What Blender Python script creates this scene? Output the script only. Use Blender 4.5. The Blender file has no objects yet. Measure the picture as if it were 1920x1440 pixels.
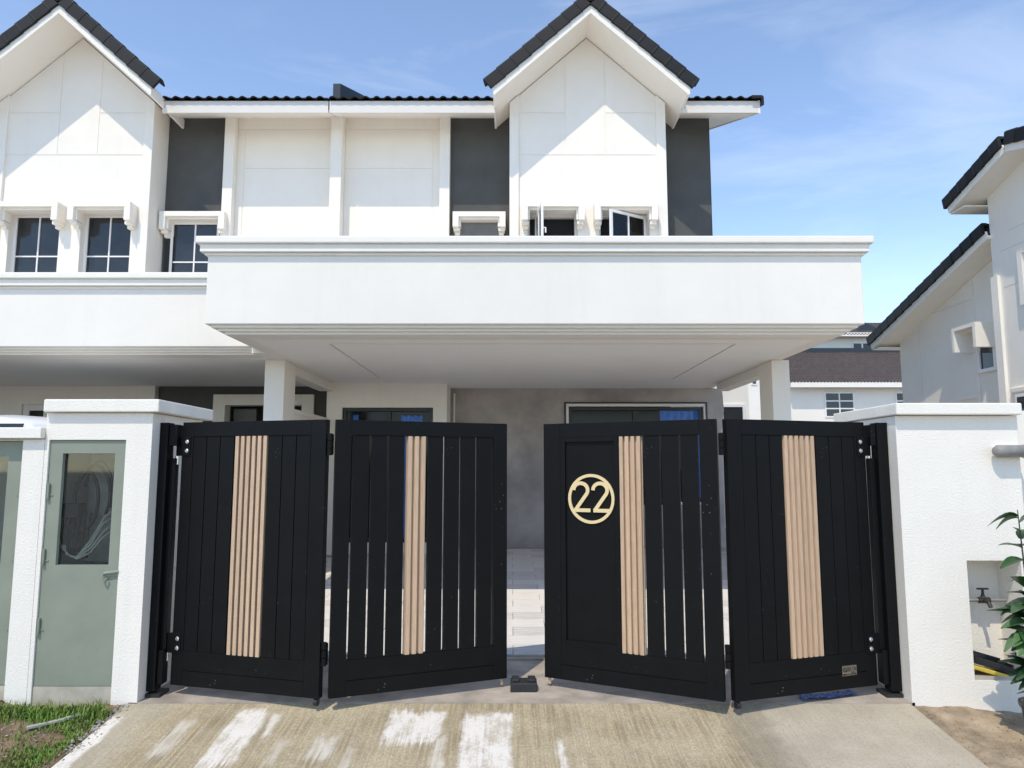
import bpy, bmesh, math, random
from mathutils import Vector, Matrix
R = math.radians
random.seed(22)
SC = bpy.context.scene
COL = SC.collection

# ------------------------------------------------------------------ camera
FPX, TH, EYE = 1380.0, math.atan(160 / 1380), 1.55
cam_d = bpy.data.cameras.new('camera'); cam = bpy.data.objects.new('camera', cam_d); COL.objects.link(cam)
cam_d.sensor_width = 36; cam_d.lens = 36 * FPX / 1920; cam_d.clip_end = 3000; cam_d.clip_start = .05
cam.location = (0, 0, EYE); cam.rotation_euler = (R(90) + TH, 0, 0)
SC.camera = cam

# ------------------------------------------------------------------ sun and sky
SUN_DIR = Vector((.44, 1.0, -1.72)).normalized()
sun_d = bpy.data.lights.new('sun', 'SUN'); sun = bpy.data.objects.new('sun', sun_d); COL.objects.link(sun)
sun_d.energy = 2.45; sun_d.angle = R(.5); sun_d.color = (1, .91, .75)
sun.rotation_euler = SUN_DIR.to_track_quat('-Z', 'Y').to_euler(); sun.location = (-4, -10, 20)
w = bpy.data.worlds.new('World'); SC.world = w; w.use_nodes = True
nt = w.node_tree; nt.nodes.clear()
def wn(t, **kw):
    n = nt.nodes.new(t)
    for k, v in kw.items(): setattr(n, k, v)
    return n
out = wn('ShaderNodeOutputWorld'); bg = wn('ShaderNodeBackground'); bg.inputs[1].default_value = .15
sky = wn('ShaderNodeTexSky', sky_type='NISHITA', sun_disc=False)
sky.sun_elevation = math.asin(-SUN_DIR.z); sky.sun_rotation = math.atan2(-SUN_DIR.x, -SUN_DIR.y)
sky.air_density = 1.0; sky.dust_density = .15; sky.ozone_density = 1.6; sky.altitude = 900
tc = wn('ShaderNodeTexCoord'); mp = wn('ShaderNodeMapping'); mp.inputs['Scale'].default_value = (1.5, 3.0, 7.0)
mp.inputs['Rotation'].default_value = (.25, .3, .35); mp.inputs['Location'].default_value = (.35, .2, .1)
no = wn('ShaderNodeTexNoise'); no.inputs['Scale'].default_value = 1.1; no.inputs['Detail'].default_value = 8; no.inputs['Roughness'].default_value = .62
no.inputs['Distortion'].default_value = .5
n2 = wn('ShaderNodeTexNoise'); n2.inputs['Scale'].default_value = 1.6; n2.inputs['Detail'].default_value = 2
r1 = wn('ShaderNodeMapRange'); r1.inputs[1].default_value = .50; r1.inputs[2].default_value = .80
r2 = wn('ShaderNodeMapRange'); r2.inputs[1].default_value = .45; r2.inputs[2].default_value = .70
mu = wn('ShaderNodeMath', operation='MULTIPLY'); mu2 = wn('ShaderNodeMath', operation='MULTIPLY'); mu2.inputs[1].default_value = .4
mx = wn('ShaderNodeMixRGB'); mx.inputs[2].default_value = (6.5, 6.8, 7.2, 1)
L = nt.links.new
L(tc.outputs['Generated'], mp.inputs[0]); L(mp.outputs[0], no.inputs[0]); L(tc.outputs['Generated'], n2.inputs[0])
L(no.outputs[0], r1.inputs[0]); L(n2.outputs[0], r2.inputs[0]); L(r1.outputs[0], mu.inputs[0]); L(r2.outputs[0], mu.inputs[1])
L(mu.outputs[0], mu2.inputs[0]); L(mu2.outputs[0], mx.inputs[0]); hs = wn('ShaderNodeHueSaturation'); hs.inputs['Saturation'].default_value = .95; hs.inputs['Value'].default_value = 1.4; L(sky.outputs[0], hs.inputs['Color']); L(hs.outputs[0], mx.inputs[1]); L(mx.outputs[0], bg.inputs[0]); L(bg.outputs[0], out.inputs[0])
SC.cycles.diffuse_bounces = 8; SC.cycles.max_bounces = 14
SC.view_settings.view_transform = 'Standard'; SC.view_settings.look = 'None'
SC.view_settings.gamma = 1; SC.view_settings.use_curve_mapping = False
SC.view_settings.exposure = .37

# ------------------------------------------------------------------ helpers
def at(px, py, Y):
    """world X, Z of a photo measurement taken on something standing at depth Y"""
    u, v = px - 960, 720 - py
    yd = FPX * math.cos(TH) - v * math.sin(TH); zd = FPX * math.sin(TH) + v * math.cos(TH)
    return Y * u / yd, EYE + Y * zd / yd
def ax(px, py, Y): return at(px, py, Y)[0]
def az(py, Y): return at(960, py, Y)[1]

def mat(name, base, rough=.6, metal=0, spec=.5, var=.0, vscale=3.0, bump=0, bscale=60, var2=None, speck=None, stretch=None, coord='Object', rand=0, streak=0):
    m = bpy.data.materials.new(name); m.use_nodes = True
    t = m.node_tree; b = t.nodes['Principled BSDF']; lk = t.links.new
    b.inputs['Base Color'].default_value = (*base, 1); b.inputs['Roughness'].default_value = rough
    b.inputs['Metallic'].default_value = metal; b.inputs['Specular IOR Level'].default_value = spec
    tcn = t.nodes.new('ShaderNodeTexCoord'); src = tcn.outputs[coord]
    if stretch:
        mpn = t.nodes.new('ShaderNodeMapping'); mpn.inputs['Scale'].default_value = stretch; lk(src, mpn.inputs[0]); src = mpn.outputs[0]
    col = None
    if var:
        nz = t.nodes.new('ShaderNodeTexNoise'); nz.inputs['Scale'].default_value = vscale; nz.inputs['Detail'].default_value = 7; nz.inputs['Roughness'].default_value = .6
        rp = t.nodes.new('ShaderNodeValToRGB'); c2 = var2 or tuple(max(0, c * (1 - var)) for c in base)
        rp.color_ramp.elements[0].position = .32; rp.color_ramp.elements[0].color = (*c2, 1)
        rp.color_ramp.elements[1].position = .68; rp.color_ramp.elements[1].color = (*base, 1)
        lk(src, nz.inputs[0]); lk(nz.outputs[0], rp.inputs[0]); col = rp.outputs[0]
        rr = t.nodes.new('ShaderNodeMapRange'); rr.inputs[3].default_value = rough * .85; rr.inputs[4].default_value = min(1, rough * 1.15)
        lk(nz.outputs[0], rr.inputs[0]); lk(rr.outputs[0], b.inputs['Roughness'])
    if speck:
        vo = t.nodes.new('ShaderNodeTexVoronoi'); vo.inputs['Scale'].default_value = speck[0]
        nm = t.nodes.new('ShaderNodeTexNoise'); nm.inputs['Scale'].default_value = 4.5; nm.inputs['Detail'].default_value = 5
        ma = t.nodes.new('ShaderNodeMapRange'); ma.inputs[1].default_value = .5; ma.inputs[2].default_value = .8; ma.inputs[3].default_value = 0; ma.inputs[4].default_value = speck[2]
        lt = t.nodes.new('ShaderNodeMath'); lt.operation = 'LESS_THAN'
        lk(tcn.outputs['Object'], vo.inputs[0]); lk(tcn.outputs['Object'], nm.inputs[0]); lk(nm.outputs[0], ma.inputs[0])
        lk(vo.outputs['Distance'], lt.inputs[0]); lk(ma.outputs[0], lt.inputs[1])
        mm = t.nodes.new('ShaderNodeMixRGB'); mm.inputs[1].default_value = (*base, 1); mm.inputs[2].default_value = (*speck[1], 1)
        lk(lt.outputs[0], mm.inputs[0])
        if col: lk(col, mm.inputs[1])
        col = mm.outputs[0]
    if col: lk(col, b.inputs['Base Color'])
    if rand:
        oi = t.nodes.new('ShaderNodeObjectInfo'); hv = t.nodes.new('ShaderNodeHueSaturation'); mr_ = t.nodes.new('ShaderNodeMapRange')
        mr_.inputs[3].default_value = 1 - rand; mr_.inputs[4].default_value = 1 + rand; lk(oi.outputs['Random'], mr_.inputs[0]); lk(mr_.outputs[0], hv.inputs['Value'])
        if col: lk(col, hv.inputs['Color'])
        else: hv.inputs['Color'].default_value = (*base, 1)
        col = hv.outputs[0]; lk(col, b.inputs['Base Color'])
    if streak:
        ms_ = t.nodes.new('ShaderNodeMapping'); ms_.inputs['Scale'].default_value = (5, 5, .35); lk(tcn.outputs['Object'], ms_.inputs[0])
        ns_ = t.nodes.new('ShaderNodeTexNoise'); ns_.inputs['Scale'].default_value = 1.3; ns_.inputs['Detail'].default_value = 6; ns_.inputs['Roughness'].default_value = .65; lk(ms_.outputs[0], ns_.inputs[0])
        rs_ = t.nodes.new('ShaderNodeMapRange'); rs_.inputs[1].default_value = .52; rs_.inputs[2].default_value = .78; rs_.inputs[4].default_value = streak; lk(ns_.outputs[0], rs_.inputs[0])
        xs_ = t.nodes.new('ShaderNodeMixRGB'); xs_.inputs[2].default_value = (.42, .39, .33, 1); lk(rs_.outputs[0], xs_.inputs[0])
        if col: lk(col, xs_.inputs[1])
        else: xs_.inputs[1].default_value = (*base, 1)
        col = xs_.outputs[0]; lk(col, b.inputs['Base Color'])
    if bump:
        nb = t.nodes.new('ShaderNodeTexNoise'); nb.inputs['Scale'].default_value = bscale; nb.inputs['Detail'].default_value = 4
        bp = t.nodes.new('ShaderNodeBump'); bp.inputs['Strength'].default_value = bump; bp.inputs['Distance'].default_value = .01
        lk(src, nb.inputs[0]); lk(nb.outputs[0], bp.inputs['Height']); lk(bp.outputs[0], b.inputs['Normal'])
    return m

M = {}
M['white'] = mat('white_paint', (.845, .795, .715), .75, spec=.25, var=.05, vscale=1.6, bump=.16, bscale=14, streak=.07)
M['stucco'] = mat('white_stucco', (.845, .795, .715), .85, spec=.2, var=.04, vscale=2.5, bump=.36, bscale=75, streak=.10)
M['trim'] = mat('white_trim', (.845, .795, .715), .6, spec=.3, var=.03, vscale=3, bump=.06, bscale=12, streak=.08)
M['ceil'] = mat('ceiling_paint', (.89, .86, .815), .8, spec=.2, var=.04, vscale=1.0)
M['charcoal'] = mat('charcoal_paint', (.098, .098, .093), .8, spec=.25, var=.22, vscale=2.2, bump=.1, bscale=30)
M['plaster'] = mat('grey_plaster', (.50, .45, .42), .85, spec=.2, var=.45, vscale=1.3, bump=.15, bscale=25)
M['infill'] = mat('infill_plaster', (.20, .195, .185), .9, spec=.15, var=.2, vscale=5, bump=.2, bscale=50)
M['tile'] = mat('dark_roof_tile', (.014, .0135, .013), .55, spec=.3, var=.35, vscale=9, bump=.15, bscale=80, speck=(30, (.35, .35, .34), .09), rand=.3)
M['btile'] = mat('brown_roof_tile', (.125, .10, .092), .8, spec=.3, var=.35, vscale=3)
M['navy'] = mat('navy_render', (.03, .04, .055), .7, var=.2)
M['black'] = mat('black_powder_coat', (.0065, .0065, .0068), .5, spec=.14, var=.25, vscale=6, bump=.06, bscale=300, speck=(42, (.34, .34, .33), .15))
M['wood'] = mat('wood_batten', (.60, .425, .285), .55, spec=.3, var=.22, vscale=14, stretch=(8, 8, .6), bump=.12, bscale=40, speck=(60, (.75, .7, .62), .09), rand=.10)
M['groove_shade'] = mat('shaded_groove_board', (.05, .033, .02), .7, var=.3, vscale=14)  # same wood as the other boards, with batten groove shade painted into the colour
M['steel'] = mat('bright_steel', (.72, .72, .70), .25, metal=1)
M['gold'] = mat('cream_gold_paint', (.74, .58, .31), .4, spec=.4)
M['sage'] = mat('sage_door_paint', (.262, .288, .225), .5, spec=.4, var=.14, vscale=3.5, bump=.05, bscale=30)
M['frame_w'] = mat('white_aluminium', (.79, .77, .75), .35, spec=.5)
M['frame_k'] = mat('black_aluminium', (.012, .012, .012), .35)
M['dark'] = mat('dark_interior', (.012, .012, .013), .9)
M['blue'] = mat('blue_film', (.01, .15, .62), .3, spec=.6, var=.4, vscale=9, bump=.6, bscale=9)
M['sheet'] = mat('blue_plastic_sheet', (.03, .14, .42), .4, spec=.4, var=.6, vscale=14, bump=.5, bscale=25)
M['rubber'] = mat('black_rubber', (.02, .02, .021), .6, var=.3, vscale=20)
M['cable'] = mat('black_cable', (.015, .015, .015), .5)
M['cablew'] = mat('grey_cable', (.55, .53, .48), .5)
M['lining'] = mat('cabinet_lining', (.55, .54, .5), .8, var=.2)
M['fascia'] = mat('fascia_paint', (.70, .665, .62), .5, spec=.3, var=.04, vscale=3)
M['nfloor'] = mat('dark_floor', (.13, .125, .12), .7, var=.2)
M['board'] = mat('meter_board', (.16, .16, .15), .7, var=.2)
M['cream'] = mat('cream_render', (.52, .47, .38), .9, var=.3, vscale=6, bump=.3, bscale=40)
M['pvc'] = mat('grey_pipe', (.30, .29, .27), .55, var=.3, vscale=15)
M['bronze'] = mat('dark_valve', (.05, .047, .042), .4, metal=.4)
M['yellow'] = mat('yellow_plastic', (.68, .50, .06), .45, var=.15, vscale=20)
M['carp'] = mat('white_car_paint', (.78, .78, .78), .2, spec=.6)
M['pot'] = mat('black_pot', (.015, .015, .016), .35)
M['leaf'] = mat('plant_leaf', (.035, .105, .03), .32, spec=.5, var=.5, vscale=9)
M['leaf2'] = mat('plant_leaf_pale', (.10, .20, .07), .35, spec=.5, var=.4, vscale=9)
M['stem'] = mat('plant_stem', (.09, .11, .04), .6)
M['blade'] = mat('grass_blade', (.13, .27, .035), .5, spec=.3, var=.55, vscale=5, var2=(.17, .19, .05))
M['blade2'] = mat('grass_dry', (.26, .23, .07), .6, var=.5, vscale=5, var2=(.12, .14, .04))
M['stone'] = mat('rubble_stone', (.40, .37, .32), .9, var=.4, vscale=30)
M['debris'] = mat('weathered_plank', (.46, .44, .39), .85, var=.35, vscale=12)
M['dirt'] = mat('sandy_dirt', (.45, .35, .24), .95, spec=.1, var=.5, vscale=7, bump=.9, bscale=70)
M['soil'] = mat('brown_soil', (.26, .185, .12), .95, spec=.1, var=.55, vscale=9, bump=.9, bscale=60)
M['lot'] = mat('lot_ground', (.44, .40, .34), .95, var=.3, vscale=2)
M['road'] = mat('road_concrete', (.34, .32, .285), .9, var=.3, vscale=8, bump=.3, bscale=120)
M['thresh'] = mat('threshold_concrete', (.50, .425, .35), .9, var=.45, vscale=4, bump=.4, bscale=50)
M['ptile'] = mat('porch_tile', (.80, .77, .73), .75, spec=.25, var=.18, vscale=3.5, stretch=(1.2, 7, 1), bump=.25, bscale=18)
M['ptile2'] = mat('porch_tile_grey', (.74, .71, .68), .75, spec=.25, var=.3, vscale=3.5, stretch=(1.2, 7, 1), bump=.25, bscale=18)

def glass(name, tint, alpha, rough=.03):
    m = bpy.data.materials.new(name); m.use_nodes = True; t = m.node_tree; t.nodes.remove(t.nodes['Principled BSDF'])
    o = t.nodes['Material Output']; tr = t.nodes.new('ShaderNodeBsdfTransparent'); gl = t.nodes.new('ShaderNodeBsdfGlossy')
    tr.inputs[0].default_value = (*tint, 1); gl.inputs['Roughness'].default_value = rough
    fr = t.nodes.new('ShaderNodeFresnel'); fr.inputs[0].default_value = 1.5
    mr = t.nodes.new('ShaderNodeMath'); mr.operation = 'MULTIPLY'; mr.inputs[1].default_value = alpha
    ms = t.nodes.new('ShaderNodeMixShader'); k = t.links.new
    k(fr.outputs[0], mr.inputs[0]); k(mr.outputs[0], ms.inputs[0]); k(tr.outputs[0], ms.inputs[1]); k(gl.outputs[0], ms.inputs[2]); k(ms.outputs[0], o.inputs[0])
    return m
M['clear'] = glass('clear_pane', (.86, .89, .87), 1.0)
M['pane'] = mat('tinted_pane', (.030, .034, .037), .05, spec=.5, var=.5, vscale=1.5)
M['pane_dark'] = mat('dark_pane', (.008, .008, .008), .1, spec=.2)

def driveway_material():
    m = bpy.data.materials.new('brushed_driveway'); m.use_nodes = True; t = m.node_tree; b = t.nodes['Principled BSDF']; k = t.links.new
    N = t.nodes.new
    tcn = N('ShaderNodeTexCoord'); P = tcn.outputs['Object']
    def noise(scale, stretch, det=6, rough=.6):
        mp_ = N('ShaderNodeMapping'); mp_.inputs['Scale'].default_value = stretch; k(P, mp_.inputs[0])
        n_ = N('ShaderNodeTexNoise'); n_.inputs['Scale'].default_value = scale; n_.inputs['Detail'].default_value = det; n_.inputs['Roughness'].default_value = rough
        k(mp_.outputs[0], n_.inputs[0]); return n_.outputs[0]
    def mth(op, a, b_=None, c=None):
        n_ = N('ShaderNodeMath'); n_.operation = op
        for i, v in enumerate((a, b_, c)):
            if v is None: continue
            if isinstance(v, (int, float)): n_.inputs[i].default_value = v
            else: k(v, n_.inputs[i])
        return n_.outputs[0]
    def rng(v, a, b_, c=0., d=1., smooth=True):
        n_ = N('ShaderNodeMapRange'); n_.interpolation_type = 'SMOOTHSTEP' if smooth else 'LINEAR'
        for i, q in enumerate((a, b_, c, d)): n_.inputs[i + 1].default_value = q
        k(v, n_.inputs[0]); return n_.outputs[0]
    def mix(f, a, b_):
        n_ = N('ShaderNodeMixRGB'); 
        if isinstance(f, float): n_.inputs[0].default_value = f
        else: k(f, n_.inputs[0])
        for i, v in ((1, a), (2, b_)):
            if isinstance(v, tuple): n_.inputs[i].default_value = (*v, 1)
            else: k(v, n_.inputs[i])
        return n_.outputs[0]
    sep = N('ShaderNodeSeparateXYZ'); k(P, sep.inputs[0]); X, Y = sep.outputs[0], sep.outputs[1]
    brush = noise(1, (46, 1.1, 1), 5, .7); fine = noise(1, (120, 2.2, 1), 3); blot = noise(2.2, (1, 1, 1), 6); wear = noise(9, (1, .55, 1), 8, .7); edge = noise(5, (1, .8, 1), 6, .7)
    # tan weathered concrete on the left two thirds, grey trowelled concrete on the right
    tan = mix(rng(brush, .36, .64), (.27, .215, .13), (.48, .39, .245))
    tan = mix(rng(blot, .35, .7), tan, mix(rng(fine, .3, .7), (.43, .35, .225), (.56, .475, .32)))
    tan = mix(rng(wear, .52, .72, 0, .5), tan, (.55, .50, .39))
    grit = noise(70, (1, 1, 1), 4, .7); tan = mix(rng(grit, .42, .66, 0, .55), tan, (.22, .19, .14)); tan = mix(rng(grit, .44, .30, 0, .4), tan, (.60, .54, .43))
    grey = mix(rng(blot, .3, .7), (.42, .36, .27), (.52, .455, .345)); grey = mix(rng(wear, .55, .75, 0, .4), grey, (.46, .43, .38))
    grey = mix(rng(grit, .44, .68, 0, .45), grey, (.26, .23, .19)); grey = mix(rng(brush, .5, .75, 0, .35), grey, (.29, .26, .21)); grey = mix(rng(fine, .5, .8, 0, .35), grey, (.55, .51, .44))
    xe = mth('ADD', X, mth('MULTIPLY_ADD', edge, .5, -.25))
    right = rng(xe, 1.35, 1.75); base = mix(right, tan, grey)
    dkb = mth('MULTIPLY', rng(xe, 1.28, 1.40), rng(xe, 1.72, 1.55)); base = mix(mth('MULTIPLY', dkb, .35), base, (.17, .15, .12))
    edge_l = rng(xe, -2.22, -2.42); base = mix(mth('MULTIPLY', edge_l, .4), base, (.40, .37, .31))
    # white limewash patches: x0, x1, y0, y1 with ragged, brushed edges
    tot = None
    for (x0, x1, y0, y1, sl, st) in PATCH:
        xs = mth('ADD', mth('MULTIPLY_ADD', Y, -sl, 5.0 * sl), X)
        rag = mth('MULTIPLY_ADD', edge, .20, -.10); rb = mth('MULTIPLY_ADD', brush, .16, -.08)
        xr = mth('ADD', xs, mth('ADD', mth('MULTIPLY', rag, .6), mth('MULTIPLY', rb, .3)))
        yr = mth('ADD', Y, mth('ADD', mth('MULTIPLY', rag, 1.8), mth('MULTIPLY', rb, 2.2)))
        q = mth('MULTIPLY', mth('MULTIPLY', rng(xr, x0 - .02, x0 + .02), rng(xr, x1 + .02, x1 - .02)), mth('MULTIPLY', rng(yr, y0 - .06, y0 + .06), rng(yr, y1 + .05, y1 - .05)))
        q = mth('MULTIPLY', q, st); tot = q if tot is None else mth('MAXIMUM', tot, q)
    worn = rng(mth('ADD', mth('ADD', mth('MULTIPLY', wear, .5), mth('MULTIPLY', brush, .2)), mth('MULTIPLY', grit, .3)), .41, .54)
    tot = mth('MULTIPLY', tot, mth('MULTIPLY_ADD', worn, .65, .35))
    col = mix(tot, base, (.74, .69, .62))
    k(col, b.inputs['Base Color']); b.inputs['Roughness'].default_value = .9; b.inputs['Specular IOR Level'].default_value = .2
    bp = N('ShaderNodeBump'); bp.inputs['Strength'].default_value = .5; bp.inputs['Distance'].default_value = .012
    k(mth('ADD', mth('ADD', mth('MULTIPLY', brush, .7), mth('MULTIPLY', wear, .5)), mth('MULTIPLY', grit, .5)), bp.inputs['Height']); k(bp.outputs[0], b.inputs['Normal'])
    return m
PATCH = [(-2.13, -2.02, 4.5, 5.0, 0, .55), (-1.80, -1.60, 4.4, 5.08, 0, 1), (-1.56, -1.50, 4.75, 5.06, 0, .8), (-1.2, -1.06, 4.48, 4.74, 0, .6), (-1.42, -1.36, 4.4, 4.7, 0, .35), (-.99, -.93, 4.3, 4.6, 0, .4),
         (-.80, -.44, 4.66, 5.07, 0, 1.0), (-.47, -.40, 4.3, 4.75, 0, .6), (-.31, -.0, 4.2, 5.04, 0, 1.0), (.27, .31, 4.25, 4.66, 0, .85), (-2.64, -2.50, 3.9, 5.0, 0, 1)]
M['drive'] = driveway_material()

class MB:
    """collects simple shapes into ONE mesh object"""
    def __init__(s): s.v = []; s.f = []; s.mi = []; s.cur = 0
    def add(s, vs, fs):
        o = len(s.v); s.v += [tuple(v) for v in vs]
        for f in fs: s.f.append([i + o for i in f]); s.mi.append(s.cur)
        return s
    def box(s, x0, x1, y0, y1, z0, z1):
        x0, x1 = sorted((x0, x1)); y0, y1 = sorted((y0, y1)); z0, z1 = sorted((z0, z1))
        return s.add([(x0,y0,z0),(x1,y0,z0),(x1,y1,z0),(x0,y1,z0),(x0,y0,z1),(x1,y0,z1),(x1,y1,z1),(x0,y1,z1)],
                     [(0,3,2,1),(4,5,6,7),(0,1,5,4),(1,2,6,5),(2,3,7,6),(3,0,4,7)])
    def prism(s, pts, y0, y1, axis='y'):
        n = len(pts)
        def p(a, b, c): return {'y': (a, c, b), 'x': (c, a, b), 'z': (a, b, c)}[axis]
        vs = [p(a, b, y0) for a, b in pts] + [p(a, b, y1) for a, b in pts]
        fs = [tuple(range(n)), tuple(range(2 * n - 1, n - 1, -1))] + [(i, i + n, (i + 1) % n + n, (i + 1) % n) for i in range(n)]
        return s.add(vs, fs)
    def tube(s, pts, r, n=8, cap=True, taper=None):
        pts = [Vector(p) for p in pts]; rings = []
        up = None
        for i, p in enumerate(pts):
            d = (pts[min(i + 1, len(pts) - 1)] - pts[max(i - 1, 0)]).normalized()
            if up is None: up = Vector((0, 0, 1)) if abs(d.z) < .9 else Vector((1, 0, 0))
            a = d.cross(up).normalized(); bb = a.cross(d).normalized(); up = bb
            rr = r * (taper[i] if taper else 1)
            rings.append([p + a * math.cos(2 * math.pi * j / n) * rr + bb * math.sin(2 * math.pi * j / n) * rr for j in range(n)])
        vs = [q for rg in rings for q in rg]; fs = []
        for i in range(len(rings) - 1):
            for j in range(n): fs.append((i * n + j, i * n + (j + 1) % n, (i + 1) * n + (j + 1) % n, (i + 1) * n + j))
        if cap: fs += [tuple(range(n - 1, -1, -1)), tuple(range((len(rings) - 1) * n, len(rings) * n))]
        return s.add(vs, fs)
    def lathe(s, prof, c, n=20):
        vs = [(c[0] + r * math.cos(2 * math.pi * j / n), c[1] + r * math.sin(2 * math.pi * j / n), c[2] + z) for r, z in prof for j in range(n)]
        fs = [(i * n + j, i * n + (j + 1) % n, (i + 1) * n + (j + 1) % n, (i + 1) * n + j) for i in range(len(prof) - 1) for j in range(n)]
        fs += [tuple(range(n - 1, -1, -1)), tuple(range((len(prof) - 1) * n, len(prof) * n))]
        return s.add(vs, fs)
    def stroke(s, pts, wd, y0, y1):
        """a flat ribbon in the x-z plane following pts, extruded from y0 to y1"""
        P = [Vector(p) for p in pts]; l, r = [], []
        for i, p in enumerate(P):
            d = (P[min(i + 1, len(P) - 1)] - P[max(i - 1, 0)]).normalized(); nn = Vector((-d.y, d.x)) * wd / 2
            l.append(p + nn); r.append(p - nn)
        for i in range(len(P) - 1): s.prism([l[i], l[i + 1], r[i + 1], r[i]], y0, y1)
        return s
    def build(s, name, m, parent=None, bevel=0, smooth=False, local=False, loc=None):
        me = bpy.data.meshes.new(name)
        off = Vector((0, 0, 0))
        if parent is not None and not local:
            p = parent
            while p: off += p.location; p = p.parent
        me.from_pydata([tuple(Vector(v) - off) for v in s.v], [], s.f)
        mats = m if isinstance(m, (list, tuple)) else [m]
        for q in mats: me.materials.append(q)
        for i, p in enumerate(me.polygons): p.material_index = s.mi[i] if len(mats) > 1 else 0
        bm = bmesh.new(); bm.from_mesh(me); bmesh.ops.recalc_face_normals(bm, faces=bm.faces); bm.to_mesh(me); bm.free()
        if smooth:
            for p in me.polygons: p.use_smooth = True
        o = bpy.data.objects.new(name, me); COL.objects.link(o)
        if parent is not None: o.parent = parent
        if loc is not None: o.location = loc
        if bevel:
            md = o.modifiers.new('bevel', 'BEVEL'); md.width = bevel; md.segments = 2; md.limit_method = 'ANGLE'; md.angle_limit = R(40)
        return o
def tag(o, label=None, cat=None, group=None, kind=None):
    for k_, v in (('label', label), ('category', cat), ('group', group), ('kind', kind)):
        if v: o[k_] = v
    return o
def thing(name, loc, label, cat, group=None, rz=0):
    o = bpy.data.objects.new(name, None); COL.objects.link(o); o.location = loc; o.rotation_euler = (0, 0, rz); o.empty_display_size = .2
    return tag(o, label, cat, group)
def box(name, m, parent, *b, bevel=0): return MB().box(*b).build(name, m, parent, bevel)
def inst(src, name, parent, loc, rot=None):
    o = src.copy(); o.name = name; o.parent = parent; o.location = loc
    if rot is not None: o.rotation_euler = rot
    COL.objects.link(o); return o
def grid(fn, nx, ny, name, m, kind=None):
    b = MB(); vs = [fn(i / nx, j / ny) for j in range(ny + 1) for i in range(nx + 1)]
    fs = [(j * (nx + 1) + i, j * (nx + 1) + i + 1, (j + 1) * (nx + 1) + i + 1, (j + 1) * (nx + 1) + i) for j in range(ny) for i in range(nx)]
    b.add(vs, fs); o = b.build(name, m)
    if kind: o['kind'] = kind
    return o

# ------------------------------------------------------------------ ground
GY = 5.2                                            # front line of the gate pillars
def drive_z(y): return -.024 if y >= GY else (-.024 - (GY - y) * .12 if y > 2.4 else -.36)
def porch_z(y): return .01 + max(0, y - 5.9) * .0365
tag(MB().add([(-600,-600,-.40),(600,-600,-.40),(600,900,-.40),(-600,900,-.40)], [(0,1,2,3)]).build('ground', M['lot']), kind='structure')
tag(MB().add([(-60,-8,-.37),(60,-8,-.37),(60,2.4,-.37),(-60,2.4,-.37)], [(0,1,2,3)]).build('road', M['road']), kind='structure')
tag(MB().box(-40, -3.3, 5.25, 60, -.4, -.02).box(3.7, 40, 5.25, 60, -.4, -.02).box(-3.3, 3.7, 6.2, 60, -.4, -.025).build('lot_terrace', M['lot']), kind='structure')
tag(MB().prism([(2.38, -.42), (2.38, -.362), (GY - .004, -.024), (GY - .004, -.42)], -2.6, 2.69, 'x').build('driveway', M['drive']), kind='structure')
tag(MB().prism([(GY, -.3), (GY, -.020), (5.5, -.016), (6.2, .006), (6.2, -.3)], -2.6, 2.73, 'x').build('gate_threshold', M['thresh']), kind='structure')
def soil_fn(x0, x1, dz, seed):
    rr = random.Random(seed); ph = [rr.uniform(0, 6) for _ in range(6)]
    def fn(u, v):
        x = x0 + (x1 - x0) * u; y = 2.38 + (5.24 - 2.38) * v
        z = drive_z(y) - .015 + dz * max(0, (y - 3.4) / 1.8) * min(1, 4 * min(u, 1 - u) if x0 > 0 else 1)
        z += .012 * math.sin(7 * x + ph[0]) * math.sin(9 * y + ph[1]) + .008 * math.sin(19 * x + ph[2]) * math.sin(23 * y + ph[3]) + .004 * math.sin(47 * x + ph[4]) * math.sin(53 * y)
        return (x, y, z)
    return fn
SOIL_L = soil_fn(-6.5, -2.605, .0, 1); SOIL_R = soil_fn(2.695, 7.0, -.055, 2)
grid(SOIL_L, 90, 70, 'verge_soil', M['soil'], 'structure'); grid(SOIL_R, 90, 70, 'dirt_verge', M['dirt'], 'structure')
def soil_z(fn, x0, x1, x, y): return fn((x - x0) / (x1 - x0), (y - 2.38) / 2.86)[2]

# porch floor with individually laid tiles
pf = tag(MB().prism([(6.2, -.3), (6.2, porch_z(6.2)), (12.6, porch_z(12.6)), (12.6, -.3)], -3.0, 3.6, 'x').build('porch_floor', M['thresh']), kind='structure')
tm = [MB().box(-.298, .298, -.148, .148, 0, .012).build('floor_tile', M[q]) for q in ('ptile', 'ptile2')]
tsl = math.atan(.0365); first = [True, True]
for j in range(21):
    for i in range(11):
        x = -2.70 + i * .602 + (.30 if j % 2 else 0); y = 6.42 + j * .301
        if x > 3.4 or y > 12.4: continue
        q = 0 if random.random() < .6 else 1
        loc = (x, y, porch_z(y) + random.uniform(0, .002)); rot = (tsl, 0, random.uniform(-.004, .004))
        if first[q]: o = tm[q]; o.parent = pf; o.location = loc; o.rotation_euler = rot; first[q] = False
        else: inst(tm[q], 'floor_tile', pf, loc, rot)

# ------------------------------------------------------------------ houses
YP, YB, YE, YV = 12.05, 11.55, 11.30, 10.87         # facade panels, gable bay, eave tip, gable verge
ZE_B, ZE_T = 7.27, 7.48
ROOF_T = math.tan(R(21))

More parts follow.
